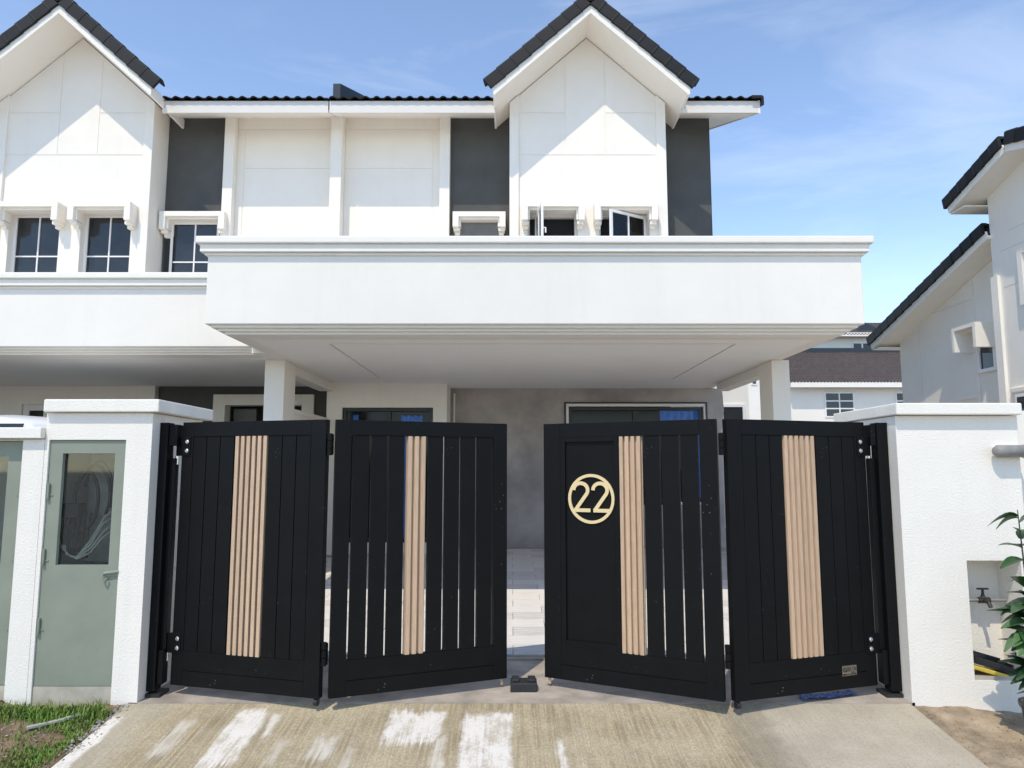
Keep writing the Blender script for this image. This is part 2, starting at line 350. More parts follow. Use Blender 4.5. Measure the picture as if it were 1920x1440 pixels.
def clip_gable(pts, cx, zt, sl):
    """clip a polygon (x,z) under the gable lines z = zt - sl*|x-cx|"""
    for sg in (-1, 1):
        outp = []
        n = len(pts)
        def f(p): return zt - sl * sg * (p[0] - cx) - p[1]
        for i in range(n):
            a, b = pts[i], pts[(i + 1) % n]; fa, fb = f(a), f(b)
            if fa >= 0: outp.append(a)
            if (fa >= 0) != (fb >= 0):
                t = fa / (fa - fb); outp.append((a[0] + (b[0] - a[0]) * t, a[1] + (b[1] - a[1]) * t))
        pts = outp
        if not pts: return pts
    return pts

def hood(root, xc, w, ztop, leg, yf, yw, name='window_hood', thick=.10):
    """white stepped surround projecting over a window: x centre, outer width, top, leg length, front and wall depth"""
    b = MB(); x0, x1 = xc - w / 2, xc + w / 2
    b.box(x0, x1, yf, yw, ztop - .085, ztop)
    b.box(x0 + thick, x1 - thick, yf + .06, yw, ztop - .12, ztop - .085)
    for a, sg in ((x0, 1), (x1, -1)):
        b.box(a, a + sg * thick, yf, yw, ztop - leg, ztop - .085)
        b.box(a + sg * thick, a + sg * (thick + .03), yf + .06, yw, ztop - leg + .02, ztop - .12)
        b.box(a + sg * .012, a + sg * (thick + .018), yf + .075, yw, ztop - leg - .05, ztop - leg)
        b.box(a + sg * .03, a + sg * (thick + .01), yf + .15, yw, ztop - leg - .10, ztop - leg - .05)
    return b.build(name, M['trim'], root, bevel=.004)

def window(root, x0, x1, z0, z1, y, cols=2, rows=2, fr=.045, fm='frame_w', bar=.022, pane='pane', name='window'):
    f = MB()
    f.box(x0, x0 + fr, y, y + .06, z0, z1).box(x1 - fr, x1, y, y + .06, z0, z1).box(x0 + fr, x1 - fr, y, y + .06, z1 - fr, z1).box(x0 + fr, x1 - fr, y, y + .06, z0, z0 + fr)
    W_, H_ = x1 - x0 - 2 * fr, z1 - z0 - 2 * fr
    fo = f.build(name, M[fm], root, bevel=.004)
    b = MB()
    for i in range(1, cols):
        xx = x0 + fr + W_ * i / cols; b.box(xx - bar / 2, xx + bar / 2, y + .008, y + .05, z0 + fr, z1 - fr)
    for j in range(1, rows):
        zz = z0 + fr + H_ * j / rows
        for i in range(cols):
            a = x0 + fr + W_ * i / cols + (bar / 2 if i else 0); c = x0 + fr + W_ * (i + 1) / cols - (bar / 2 if i < cols - 1 else 0)
            b.box(a, c, y + .01, y + .048, zz - bar / 2, zz + bar / 2)
    if b.v: b.build('glazing_bar', M[fm], fo)
    for i in range(cols):
        for j in range(rows):
            MB().box(x0 + fr + W_ * i / cols, x0 + fr + W_ * (i + 1) / cols, y + .026, y + .032, z0 + fr + H_ * j / rows, z0 + fr + H_ * (j + 1) / rows).build('pane', M[pane], fo)
    return fo

def tile_meshes():
    n = 6; w_ = .178; b = MB(); L_ = .36
    top = []; bot = []
    for i in range(n + 1):
        u = i / n; h = .027 * math.sin(math.pi * min(1, u / .62)) if u < .62 else -.004
        top.append((w_ * (u - .5), h + .012)); bot.append((w_ * (u - .5), h - .008))
    b.prism(top + bot[::-1], 0, L_); eave = b
    return eave

def verge_tile():
    """one stepped barge tile: face .16 deep and .33 long, with a rolled top; local x runs down the slope"""
    b = MB()
    b.box(0, .33, -.03, .02, -.15, .012)
    b.prism([(-.03, -.0), (-.03, .03), (.0, .05), (.06, .05), (.17, .015), (.17, -.01)], 0, .33, 'x')
    b.box(.296, .335, -.036, .02, -.155, .018)
    return b

def upper_storey(root, m, axis, right_end, nb):
    X = lambda s: axis + m * s
    # masonry
    b = MB()
    b.box(X(.0), X(6.32), YP + .012, 19, 3.1, 7.62)
    b.prism([(X(2.91), 3.2), (X(2.91), 7.55), (X(4.19), 8.68), (X(5.47), 7.55), (X(5.47), 3.2)], YB + .26, YP + .6)
    b.build('wall', M['white'], root)
    # charcoal panels either side of the bay
    for s0, s1 in ((1.905, 2.905), (5.475, 6.325)):
        box('charcoal_wall', M['charcoal'], root, X(s0), X(s1), YP - .012, YP + .012, 3.3, 7.62)
    # pilasters
    if m > 0: box('pilaster', M['white'], root, axis - .095, axis + .095, 11.81, YP + .012, 3.3, 7.6, bevel=.008)
    box('pilaster', M['white'], root, X(1.73), X(1.90), 11.90, YP + .012, 3.3, 7.58, bevel=.008)
    # recessed panels between pilasters, with open joints
    x0, x1 = .098, 1.727; zj0, zj1 = az(243, YP), az(316, YP)
    jx = 1.60 ; g = .0075
    for (a, c, d, e) in ((x0, x1, zj1 * 0 + zj0 + g, 7.60), (x0, jx - g, zj1 + g, zj0 - g), (x0, jx - g, 3.3, zj1 - g), (jx + g, x1, 3.3, zj0 - g)):
        box('wall_panel', M['white'], root, X(a), X(c), YP + .004, YP + .0125, d, e)
    # gable bay
    cx = X(4.19); zt = 8.70; sl = math.tan(R(41.9))
    def wx(px, py): return (ax(px, py, YB) - (-2.95))          # measured on the right-hand bay
    zr = az(290.6, YB); zs = az(212, YB); v1, v2 = wx(1060, 250), wx(1135, 250)
    p0, p1 = 2.91 + .15, 5.47 - .15; g = .0075
    win_z1 = az(402, YB + .1); win_z0 = 4.30
    holes = ((wx(989, 420), wx(1083, 420)), (wx(1123, 420), wx(1218, 420)))
    for s0, s1 in ((2.91, p0), (p1, 5.47)):
        zz = zt - sl * abs((s0 if s0 < 4 else s1) - 4.19) + .0
        pts = clip_gable([(X(s0), 3.2), (X(s1), 3.2), (X(s1), 9), (X(s0), 9)], cx, zt, sl)
        MB().prism(pts, YB - .045, YB + .26).build('pilaster', M['white'], root, bevel=.006)
    MB().prism(clip_gable([(X(p0), win_z1), (X(p1), win_z1), (X(p1), 9), (X(p0), 9)], cx, zt, sl), YB + .007, YB + .26).build('wall', M['white'], root)
    def panel(pts, y0=YB, y1=YB + .0075, nm='wall_panel'):
        pts = clip_gable([(X(a), c) for a, c in pts], cx, zt, sl)
        if pts: MB().prism(pts, y0, y1).build(nm, M['white'], root)
    panel([(p0, zs + g), (v1 - g, zs + g), (v1 - g, 9), (p0, 9)]); panel([(v2 + g, zs + g), (p1, zs + g), (p1, 9), (v2 + g, 9)])
    panel([(p0, zr + g), (v1 - g, zr + g), (v1 - g, zs - g), (p0, zs - g)]); panel([(v2 + g, zr + g), (p1, zr + g), (p1, zs - g), (v2 + g, zs - g)])
    panel([(v1 + g, zr + g), (v2 - g, zr + g), (v2 - g, 9), (v1 + g, 9)])
    panel([(p0, win_z1 + .0), (p1, win_z1 + .0), (p1, zr - g), (p0, zr - g)])
    xs = [p0, holes[0][0], holes[0][1], holes[1][0], holes[1][1], p1]
    for a, c in ((xs[0], xs[1]), (xs[2], xs[3]), (xs[4], xs[5])): box('window_pier', M['white'], root, X(a), X(c), YB, YB + .26, win_z0, win_z1)
    box('wall', M['white'], root, X(p0), X(p1), YB, YB + .26, 3.2, win_z0 - .002)
    hz = az(379, YB - .2)
    for k_, (a, c) in enumerate(holes):
        hood(root, X((a + c) / 2), (c - a) + .19, hz, .30, YB - .24, YB)
        lo, hi = sorted((X(a), X(c)))
        if nb: window(root, lo, hi, win_z0, win_z1, YB + .12)
        else:
            fo = MB().box(lo, lo + .04, YB + .12, YB + .19, win_z0, win_z1).box(hi - .04, hi, YB + .12, YB + .19, win_z0, win_z1).box(lo + .04, hi - .04, YB + .12, YB + .19, win_z1 - .04, win_z1).box(lo + .04, hi - .04, YB + .12, YB + .19, win_z0, win_z0 + .04).build('window', M['frame_w'], root, bevel=.004)
            tag(fo, 'white window frame standing open with a dark room behind')
            MB().box(lo + .04, hi - .04, YB + .235, YB + .245, win_z0 + .04, win_z1 - .04).build('dark_opening', M['dark'], fo)
            # opened casement leaf
            W_ = hi - lo - .07; ang = R(112) if k_ == 0 else R(32)
            hx = lo + .14 if k_ == 0 else hi - .045
            dx = (math.cos(ang) if k_ == 0 else -math.cos(ang)); dy = -math.sin(ang)
            top = win_z1 - .05; bot_ = win_z0 + .05; c0 = Vector((hx, YB + .10)); d = Vector((.1 if k_ == 0 else dx, -1 if k_ == 0 else dy)).normalized()
            nrm = Vector((d.y, -d.x)) * .018
            def bar_(b_, u0, u1, z0, z1):
                q = [c0 + d * u0 - nrm, c0 + d * u1 - nrm, c0 + d * u1 + nrm, c0 + d * u0 + nrm]
                b_.prism([(v.x, v.y) for v in q], z0, z1, 'z')
            cb = MB(); bar_(cb, 0, .045, bot_, top); bar_(cb, W_ - .045, W_, bot_, top); bar_(cb, .045, W_ - .045, top - .045, top); bar_(cb, .045, W_ - .045, bot_, bot_ + .045); bar_(cb, W_ / 2 - .012, W_ / 2 + .012, bot_ + .045, top - .045)
            if k_ == 0: cb.tube([(c0.x + d.x * W_ + .02, c0.y + d.y * W_, top - .42), (c0.x + d.x * W_ + .05, c0.y + d.y * W_, top - .42), (c0.x + d.x * W_ + .05, c0.y + d.y * W_, top - .50)], .012)
            cs = cb.build('casement', M['frame_w'], root, bevel=.003)
            nrm = nrm * .15; pb = MB(); bar_(pb, .045, W_ / 2 - .012, bot_ + .045, top - .045); bar_(pb, W_ / 2 + .012, W_ - .045, bot_ + .045, top - .045); pb.build('pane', M['clear'], cs)
    # gable roof: sloping soffit, barge board, verge tiles
    hw = 1.50; zv = zt + .02
    th = .05
    for sg in (-1, 1):
        e = cx + sg * hw
        MB().prism([(cx, zv), (e, zv - sl * hw), (e, zv - sl * hw + th), (cx, zv + th)], YV + .03, YP + 3.4).build('gable_soffit', M['trim'], root)
        hb = .155
        MB().prism([(cx, zv - .01), (e, zv - sl * hw - .01), (e, zv - sl * hw + hb), (cx, zv + hb)], YV, YV + .03).build('barge_board', M['trim'], root)
        box('barge_end', M['trim'], root, e, e + sg * .035, YV, YP, zv - sl * hw - .02, zv - sl * hw + .14)
        MB().prism([(cx, zv + th + .002), (e, zv - sl * hw + th + .06), (e, zv - sl * hw + .18), (cx, zv + .18)], YV + .045, YP + 3.6).build('roof', M['tile'], root)
        Lr = (hw + .13) / math.cos(R(41.9)); nT = 8; pit = Lr / nT
        for k_ in range(nT):
            o = VT if VT.parent is None and not VT.get('used') else None
            if o is None: o = VT.copy(); COL.objects.link(o)
            o['used'] = 1; o.name = 'verge_tile'; o.parent = root
            d0 = (k_ + .02) * pit; px_ = cx + sg * d0 * math.cos(R(41.9)); pz_ = zv + .315 - d0 * math.sin(R(41.9)) + .004 * random.random()
            o.location = Vector((px_, YV - .01, pz_)) - root.location
            o.rotation_euler = (0, R(41.9) - R(2.5) if sg > 0 else math.pi - R(41.9) + R(2.5), 0)
            o.scale = (pit / .30, 1, 1) if sg > 0 else (pit / .30, 1, -1)
    b = MB().lathe([(.02, -.02), (.085, 0), (.085, .5), (.05, .53)], (0, 0, 0), 10)
    rc = MB()
    for k_ in range(9):
        y0 = YV - .04 + k_ * .36
        rc.tube([(cx, y0, zv + .27), (cx, y0 + .38, zv + .265)], .10, 10)
    rc.build('ridge_tile', M['tile'], root)
    # main eave: raked soffit, fascia, tiles
    spans = [(0, 4.19 - hw - .01), (4.19 + hw + .01, right_end)]
    tiles = []
    for (s0, s1) in spans:
        cuts = [s0] + ([ax(608, 200, YE) * -1 - 2.95 if False else s0 + .02] if False else []) + [s1]
        box('fascia', M['fascia'], root, X(s0), X(s1), YE, YE + .03, ZE_B, ZE_T - .01)
        rise = (YP - YE - .02) * ROOF_T
        MB().prism([(YE + .03, ZE_B + .012), (YP + .01, ZE_B + rise), (YP + .01, ZE_B + rise + .04), (YE + .03, ZE_B + .07)], X(s0), X(s1), 'x').build('eave_soffit', M['trim'], root)
        nT = max(1, round((s1 - s0) / .18))
        for k_ in range(nT):
            s = s0 + (k_ + .5) * (s1 - s0) / nT
            for row in range(2):
                o = ET if ET.parent is None and not ET.get('used') else None
                if o is None: o = ET.copy(); COL.objects.link(o)
                o['used'] = 1; o.name = 'roof_tile'; o.parent = root
                yy = YE - .055 + row * .31
                o.location = Vector((X(s), yy, ZE_T + .008 + (yy - YE + .055) * ROOF_T + .012 * row)) - root.location
                o.rotation_euler = (R(19), random.uniform(-.02, .02), 0)
    rz = lambda y: ZE_T + (y - YE) * ROOF_T
    for a, c, yy in ((0, 2.66, YE + .05), (2.661, 5.719, YP + .3), (5.72, right_end, YE + .05)):
        MB().prism([(yy, rz(yy) - .03), (yy, rz(yy)), (15.6, rz(15.6)), (20, rz(15.6) - 1.6), (20, rz(15.6) - 1.7), (15.6, rz(15.6) - .12)], X(a), X(c), 'x').build('roof', M['tile'], root)
    return X

VT = verge_tile().build('verge_tile', M['tile'], bevel=.006)
ET = tile_meshes().build('roof_tile', M['tile'])

AX = -2.95
HOUSE = thing('terrace_house', (.25, 12, .3), 'white terrace house with charcoal strips and a wide porch slab behind the black gate', 'house')
XO = upper_storey(HOUSE, 1, AX, 6.93, False)
# eave return on the free right-hand end
xr0, xr1 = 3.385, XO(6.93)
sb_ = ZE_B + .012 + (YP + .01 - YE - .03) * ROOF_T
MB().prism([(YP + .011, sb_), (15.6, sb_ + (15.6 - YP) * ROOF_T), (15.6, sb_ + (15.6 - YP) * ROOF_T + .05), (YP + .011, sb_ + .05)], xr0, xr1, 'x').build('eave_soffit', M['trim'], HOUSE)
MB().prism([(YE, ZE_B - .01), (15.6, ZE_B + (15.6 - YE) * ROOF_T - .01), (15.6, ZE_T + (15.6 - YE) * ROOF_T), (YE, ZE_T)], xr1, xr1 + .03, 'x').build('fascia', M['trim'], HOUSE)
ve = MB()
for k_ in range(24):
    y0 = YE - .08 + k_ * .36
    ve.prism([(xr1 - .12, ZE_T + .05), (xr1 + .045, ZE_T + .05), (xr1 + .07, ZE_T + .02), (xr1 + .07, ZE_T - .12), (xr1 + .03, ZE_T - .12), (xr1 + .03, ZE_T), (xr1 - .12, ZE_T)], 0, .37)
    for i in range(len(ve.v) - 14, len(ve.v)):
        v = ve.v[i]; t = v[1]; ve.v[i] = (v[0], y0 + t, v[2] + max(0, y0 + t - YE) * ROOF_T * 1.0 if y0 < 15.5 else v[2] + 4.2 * ROOF_T)
ve.build('verge_tile', M['tile'], HOUSE, bevel=.006)
# charcoal wall returns round the corner
box('charcoal_wall', M['charcoal'], HOUSE, 3.372, 3.384, YP - .012, 19, 3.3, 7.60)
# dark party-wall upstand on the roof
MB().prism([(YE + .42, ZE_T + .05), (YE + .42, ZE_T + .05 + .47), (14.6, ZE_T + .5 + 3.2 * ROOF_T), (14.6, ZE_T + .02)], AX - .06, AX + .07, 'x').build('fire_wall', M['navy'], HOUSE, bevel=.01)
# hood over the plastered-up opening in the charcoal strip
hx0, hx1 = ax(848, 400, YP - .2), ax(949, 400, YP - .2)
hood(HOUSE, (hx0 + hx1) / 2, hx1 - hx0 - .02, az(397, YP - .22), .26, YP - .24, YP - .012)
box('infill', M['infill'], HOUSE, hx0 + .10, hx1 - .10, YP - .03, YP - .013, 4.3, az(409, YP))
b = MB()
for k_ in range(9):
    xx = hx0 + .12 + k_ * (hx1 - hx0 - .24) / 8; b.box(xx - .06, xx + .055, YP - .045, YP - .031, az(409, YP) - .012 - .02 * random.random(), az(409, YP) + .01)
b.build('mortar_edge', M['trim'], HOUSE)

def porch_slab(root, x0, x1, yf, z0, z1, zs, left, right, yback, groove=None):
    """parapet with stepped cap, soffit mouldings and ceiling; left/right: which ends are free"""
    el = lambda d: (x0 - d if left else x0); er = lambda d: (x1 + d if right else x1)
    b = MB().box(x0, x1, yf, yf + .15, z0, z1 - .075)
    if left: b.box(x0, x0 + .15, yf + .15, yback, z0, z1 - .075)
    if right: b.box(x1 - .15, x1, yf + .15, yback, z0, z1 - .075)
    b.build('parapet', M['white'], root, bevel=.01)
    def ring(o, z_0, z_1, nm, mt, bev=.006, inn=.19):
        q = MB().box(el(o), er(o), yf - o, yf + inn, z_0, z_1)
        if left: q.box(x0 - o, x0 + inn, yf + inn, yback, z_0, z_1)
        if right: q.box(x1 - inn, x1 + o, yf + inn, yback, z_0, z_1)
        return q.build(nm, M[mt], root, bevel=bev)
    ring(.095, z1 - .075, z1, 'parapet_cap', 'trim', .012)
    ring(.06, z1 - .155, z1 - .0765, 'cornice', 'trim'); 
    ring(.022, z1 - .185, z1 - .1565, 'cornice', 'trim')
    # lower mouldings step inward
    h = (z0 - zs) / 3
    for k_ in range(3):
        i_ = .05 * (k_ + 1); a = x0 + (i_ if left else 0); c = x1 - (i_ if right else 0)
        zt_ = z0 - h * k_ + .012; zb_ = z0 - h * (k_ + 1) - (.0 if k_ < 2 else -.0005)
        MB().box(a, c, yf + i_, yf + i_ + .25, zb_, zt_).box(a, a + .3, yf + i_ + .25, yback, zb_, zt_).box(c - .3, c, yf + i_ + .25, yback, zb_, zt_).build('soffit_moulding', M['trim'], root)
    a, c = x0 + (.17 if left else 0), x1 - (.17 if right else 0)
    box('slab', M['ceil'], root, a, c, yf + .16, yback, zs + .05, zs + .2)
    if groove:
        gx0, gx1, gy0, gy1 = groove; g = .032
        la, lc = a + (.16 if left else 0), c - (.16 if right else 0)
        MB().box(la, gx0 - g, yf + .41, yback, zs - .002, zs + .049).box(gx1 + g, lc, yf + .41, yback, zs - .002, zs + .049).box(gx0 - g, gx1 + g, yf + .41, gy0 - g, zs - .002, zs + .049).box(gx0 - g, gx1 + g, gy1 + g, yback, zs - .002, zs + .049).build('ceiling', M['ceil'], root)
        box('ceiling_panel', M['ceil'], root, gx0, gx1, gy0, gy1, zs - .002, zs + .049)
    else:
        box('ceiling', M['ceil'], root, a, c, yf + .41, yback, zs - .002, zs + .049)

SX0, SX1, SY = -3.10, 3.56, 7.30
gy0 = (2.925 - EYE) / ((az(645, 1) - EYE)); gy1 = (2.925 - EYE) / ((az(711, 1) - EYE))
porch_slab(HOUSE, SX0, SX1, SY, 3.005, 3.894, 2.925, True, True, 12.6, (ax(622, 645, gy0), ax(1375, 645, gy0), gy0, gy1))
# columns
for x0, x1 in ((-3.118, -2.868), (3.275, 3.50)):
    MB().box(x0, x1, 9.2, 9.68, .0, 2.923).build('column', M['white'], HOUSE, bevel=.008)
for x0, x1 in ((-3.10, -2.89), (3.30, 3.48)):
    box('beam', M['white'], HOUSE, x0, x1, 9.68, 11.79, 2.80, 2.922)
box('beam', M['white'], HOUSE, SX0 - .003, -2.94, 8.67, 12.4, 2.9245, 3.0)
# ground floor front of the house
def wall_with_hole(root, nm, mt, x0, x1, y0, y1, z0, z1, hx0, hx1, hz0, hz1, bevel=0):
    b_ = MB().box(x0, hx0, y0, y1, z0, z1).box(hx1, x1, y0, y1, z0, z1).box(hx0, hx1, y0, y1, hz1, z1)
    if hz0 > z0 + .001: b_.box(hx0, hx1, y0, y1, z0, hz0)
    return b_.build(nm, M[mt], root)
ww0, ww1 = ax(613, 740, 11.8), ax(838, 740, 11.8); dw0, dw1, dwz = ax(641, 770, 11.8), ax(812, 770, 11.8), az(764, 11.8)
wall_with_hole(HOUSE, 'wall', 'white', ww0, ww1, 11.8, 12.02, .2, 2.93, dw0, dw1, .4, dwz)
box('wall', M['white'], HOUSE, ww1 - .2, ww1, 12.02, 12.5, .2, 2.93); box('wall', M['white'], HOUSE, ww0, ww0 + .2, 12.02, 13.4, .2, 2.93)
gw0, gw1 = ww1, 3.46; pw0, pw1, pwz = ax(1061, 757, 12.5), ax(1322, 757, 12.5), az(757, 12.5)
wall_with_hole(HOUSE, 'plaster_wall', 'plaster', gw0, gw1, 12.5, 12.72, .2, 2.93, pw0, pw1, .95, pwz)
box('room_back', M['dark'], HOUSE, -2.9, 3.35, 15.5, 15.6, .2, 2.93); box('room_floor', M['lot'], HOUSE, -2.9, 3.35, 12.73, 15.5, .2, .36)
def porch_window(x0, x1, z0, z1, y, fm, films, cols):
    f = MB(); fr = .06
    f.box(x0, x0 + fr, y, y + .09, z0, z1).box(x1 - fr, x1, y, y + .09, z0, z1).box(x0 + fr, x1 - fr, y, y + .09, z1 - fr, z1).box(x0 + fr, x1 - fr, y, y + .09, z0, z0 + fr)
    for i in range(1, cols):
        xx = x0 + (x1 - x0) * i / cols; f.box(xx - .05, xx + .05, y + .01, y + .08, z0 + fr, z1 - fr)
    fo = f.build('window', M[fm], HOUSE, bevel=.004)
    for i in range(cols):
        a = x0 + (x1 - x0) * i / cols; c = x0 + (x1 - x0) * (i + 1) / cols
        MB().box(a + .03, c - .03, y + .05, y + .056, z0 + .03, z1 - .03).build('pane', M['pane_dark'], fo)
    for a, c, d, e in films: 
        fb = MB(); n = 10
        for i in range(n):
            u0, u1 = a + (c - a) * i / n, a + (c - a) * (i + 1) / n
            fb.prism([(u0, y + .042 - .006 * (i % 2)), (u1, y + .036 + .006 * (i % 2)), (u1, y + .046), (u0, y + .046)], d, e - .02 * (i % 3) * .5, 'z')
        fb.build('blue_film', M['blue'], fo)
    return fo
porch_window(dw0, dw1, .4, dwz, 11.86, 'frame_k', [(ax(752, 780, 11.9), ax(792, 780, 11.9), .42, az(779, 11.9)), (ax(662, 780, 11.9), ax(672, 780, 11.9), 2.2, az(777, 11.9))], 2)
pwin = porch_window(pw0 + .05, pw1 - .03, 1.0, pwz - .05, 12.56, 'frame_k', [(ax(1237, 770, 12.6), ax(1300, 770, 12.6), az(815, 12.6), az(767, 12.6)), (ax(1300.5, 770, 12.6), ax(1313, 770, 12.6), 1.02, az(767, 12.6))], 2)
b = MB().box(pw0, pw1, 12.485, 12.56, pwz - .045, pwz).box(pw0, pw0 + .045, 12.485, 12.56, .95, pwz - .045).box(pw1 - .03, pw1, 12.485, 12.56, .95, pwz - .045); b.build('window_trim', M['frame_w'], HOUSE)
b = MB().box(pw0 - .03, pw1 + .03, 12.47, 12.499, pwz, pwz + .025).box(pw0 - .03, pw0, 12.47, 12.499, .9, pwz).box(pw1, pw1 + .03, 12.47, 12.499, .9, pwz); b.build('window_trim', M['frame_k'], HOUSE)
box('conduit', M['trim'], HOUSE, ax(850, 745, 12.4), ax(850, 745, 12.4) + .025, 12.46, 12.485, .4, az(738, 12.46))

# ---- neighbour to the left
NEIGH = thing('terrace_house', (-7, 12, .3), 'white terrace house with a grid of small-paned windows, partly cut off by the left edge', 'house')
XN = upper_storey(NEIGH, -1, -2.97, 9.0, True)
wx0, wx1 = ax(322, 430, YP - .03), ax(413, 430, YP - .03)
hood(NEIGH, ax(361, 400, YP - .24), 1.08, az(396, YP - .26), .30, YP - .27, YP - .012)
window(NEIGH, wx0, wx1, 4.3, az(418, YP), YP - .06)
box('shutter', M['frame_k'], NEIGH, ax(309, 470, YP - .04), ax(325, 470, YP - .04), YP - .05, YP - .013, 4.25, az(446, YP))
porch_slab(NEIGH, -10.6, SX0 - .004, 8.65, 3.0, 3.885, 2.925, False, False, 12.5)
# neighbour's ground floor
wall_with_hole(NEIGH, 'charcoal_wall', 'charcoal', ax(298, 740, 12.2), -2.99, 12.2, 12.4, .2, 2.93, ax(402, 745, 12.2), ax(590, 745, 12.2), .2, az(740, 12.2))
d0, d1, dz = ax(402, 745, 12.2), ax(590, 745, 12.2), az(740, 12.2)
b = MB().box(d0, d0 + .2, 12.15, 12.4, .3, dz).box(d1 - .2, d1, 12.15, 12.4, .3, dz).box(d0 + .2, d1 - .2, 12.15, 12.4, dz - .18, dz); df = b.build('door_frame', M['trim'], NEIGH, bevel=.006)
MB().box(d0 + .24, d0 + .62, 12.45, 12.49, .35, dz - .22).build('door', M['board'], df); 
MB().box(d0 - .1, d1 + .1, 13.6, 13.7, .2, 2.93).box(d0 - .1, d0, 12.401, 13.6, .2, 2.93).box(d1, d1 + .1, 12.401, 13.6, .2, 2.93).box(d0, d1, 12.41, 13.6, 2.8, 2.93).build('entry_hall', M['board'], NEIGH)
wall_with_hole(NEIGH, 'wall', 'white', -9.9, ax(290, 740, 12.1), 12.1, 12.3, .2, 2.93, ax(40, 770, 12.1), ax(90, 770, 12.1), .9, az(758, 12.1))
window(NEIGH, ax(40, 770, 12.1), ax(90, 770, 12.1), .9, az(758, 12.1), 12.14, 1, 1, fr=.1)
box('column', M['white'], NEIGH, -9.6, -9.3, 9.6, 9.9, 0, 2.92)

tag(MB().box(-10.6, -3.12, 6.0, 12.1, -.01, .12).build('neighbour_porch_floor', M['nfloor']), kind='structure')
box('wall', M['white'], NEIGH, -10.6, -10.45, 8.9, 12.1, 0, 2.92)
# low party wall between the two porches
PW = thing('boundary_wall', (-3.02, 9, 0), 'low white party wall between the two porches behind the left column', 'wall')
box('wall', M['white'], PW, -3.10, -2.95, 9.685, 11.79, 0, 2.30); box('wall', M['white'], PW, -3.10, -2.95, 6.08, 9.19, 0, 1.45); box('coping', M['trim'], PW, -3.12, -2.93, 9.69, 11.78, 2.30, 2.36, bevel=.006)

# ---- house at the right edge of the view
RH = thing('house', (9.6, 12, 0), 'white house with two steep dark-edged roofs, cut off by the right edge', 'house')
def sx_(px, py, X):
    """depth and height of a measurement taken on a plane of constant X"""
    u, v = px - 960, 720 - py
    yd = FPX * math.cos(TH) - v * math.sin(TH); zd = FPX * math.sin(TH) + v * math.cos(TH)
    Y = X * yd / u; return Y, EYE + Y * zd / yd
XA, XAV, XB, XBV = 8.0, 7.55, 7.62, 7.22
yA1 = sx_(1690, 700, XA)[0]; yB1 = sx_(1851, 372, XB)[0]
tipA, ridA = sx_(1634, 655, XAV), sx_(1851, 447, XAV); tipB, ridB = sx_(1779, 400, XBV), sx_(1883, 285, XBV)
slA = (ridA[1] - tipA[1]) / (tipA[0] - ridA[0]); slB = (ridB[1] - tipB[1]) / (tipB[0] - ridB[0])
zA = lambda y: tipA[1] + (tipA[0] - y) * slA; zB_ = lambda y: ridB[1] - abs(y - ridB[0]) * slB
MB().prism([(yA1, -.1), (yA1, zA(yA1)), (yB1 - .02, zA(yB1)), (yB1 - .02, -.1)], XA, XA + 7, 'x').build('wall', M['white'], RH)
MB().prism([(yB1, -.1), (yB1, zB_(yB1)), ridB, (8.6, zB_(8.6)), (8.6, -.1)], XB, XA + 7.01, 'x').build('wall', M['white'], RH)
def verge(X0, tip, rid, nt, far, Xw):
    """sloping roof seen from its gable side: soffit, barge board, roof and barge tiles"""
    d = Vector((tip[0] - rid[0], tip[1] - rid[1])); Ls = d.length; d.normalize(); n = Vector((-d.y, d.x))
    if n.y < 0: n = -n
    a, b_ = Vector(tip), Vector(rid)
    MB().prism([a, b_, b_ + n * .06, a + n * .06], X0 + .03, Xw + 6, 'x').build('soffit', M['trim'], RH)
    MB().prism([a, b_, b_ + n * .13, a + n * .13], X0, X0 + .029, 'x').build('barge_board', M['trim'], RH)
    MB().prism([a + n * .062, b_ + n * .062, b_ + n * .2, a + n * .2], X0 + .04, Xw + 6, 'x').build('roof', M['tile'], RH)
    ang = math.atan2(-d.y, abs(d.x)); sg = 1 if d.x > 0 else -1
    for k_ in range(nt):
        q = b_ + d * (Ls * (k_ + .02) / nt) + n * .25
        o = VT.copy(); COL.objects.link(o); o.name = 'verge_tile'; o.parent = RH
        mt_ = Matrix.Rotation(-sg * (ang - R(2.5)), 4, 'X') @ Matrix.Rotation(R(-90), 4, 'Z') @ Matrix.Diagonal((-sg * Ls / nt / .30, 1, 1, 1))
        o.matrix_basis = Matrix.Translation(Vector((X0 - .01, q.x, q.y)) - RH.location) @ mt_
verge(XAV, tipA, ridA, 14, True, XA); verge(XBV, tipB, ridB, 7, True, XB); verge(XBV, (2 * ridB[0] - tipB[0], tipB[1]), ridB, 7, False, XB)
MB().box(XBV + .03, XB + 3, yB1 + .002, tipB[0], tipB[1] - .02, tipB[1] + .0).build('soffit', M['trim'], RH)
MB().box(XAV + .03, XA + 3, yA1 + .002, tipA[0], tipA[1] - .02, tipA[1] + .0).build('soffit', M['trim'], RH)
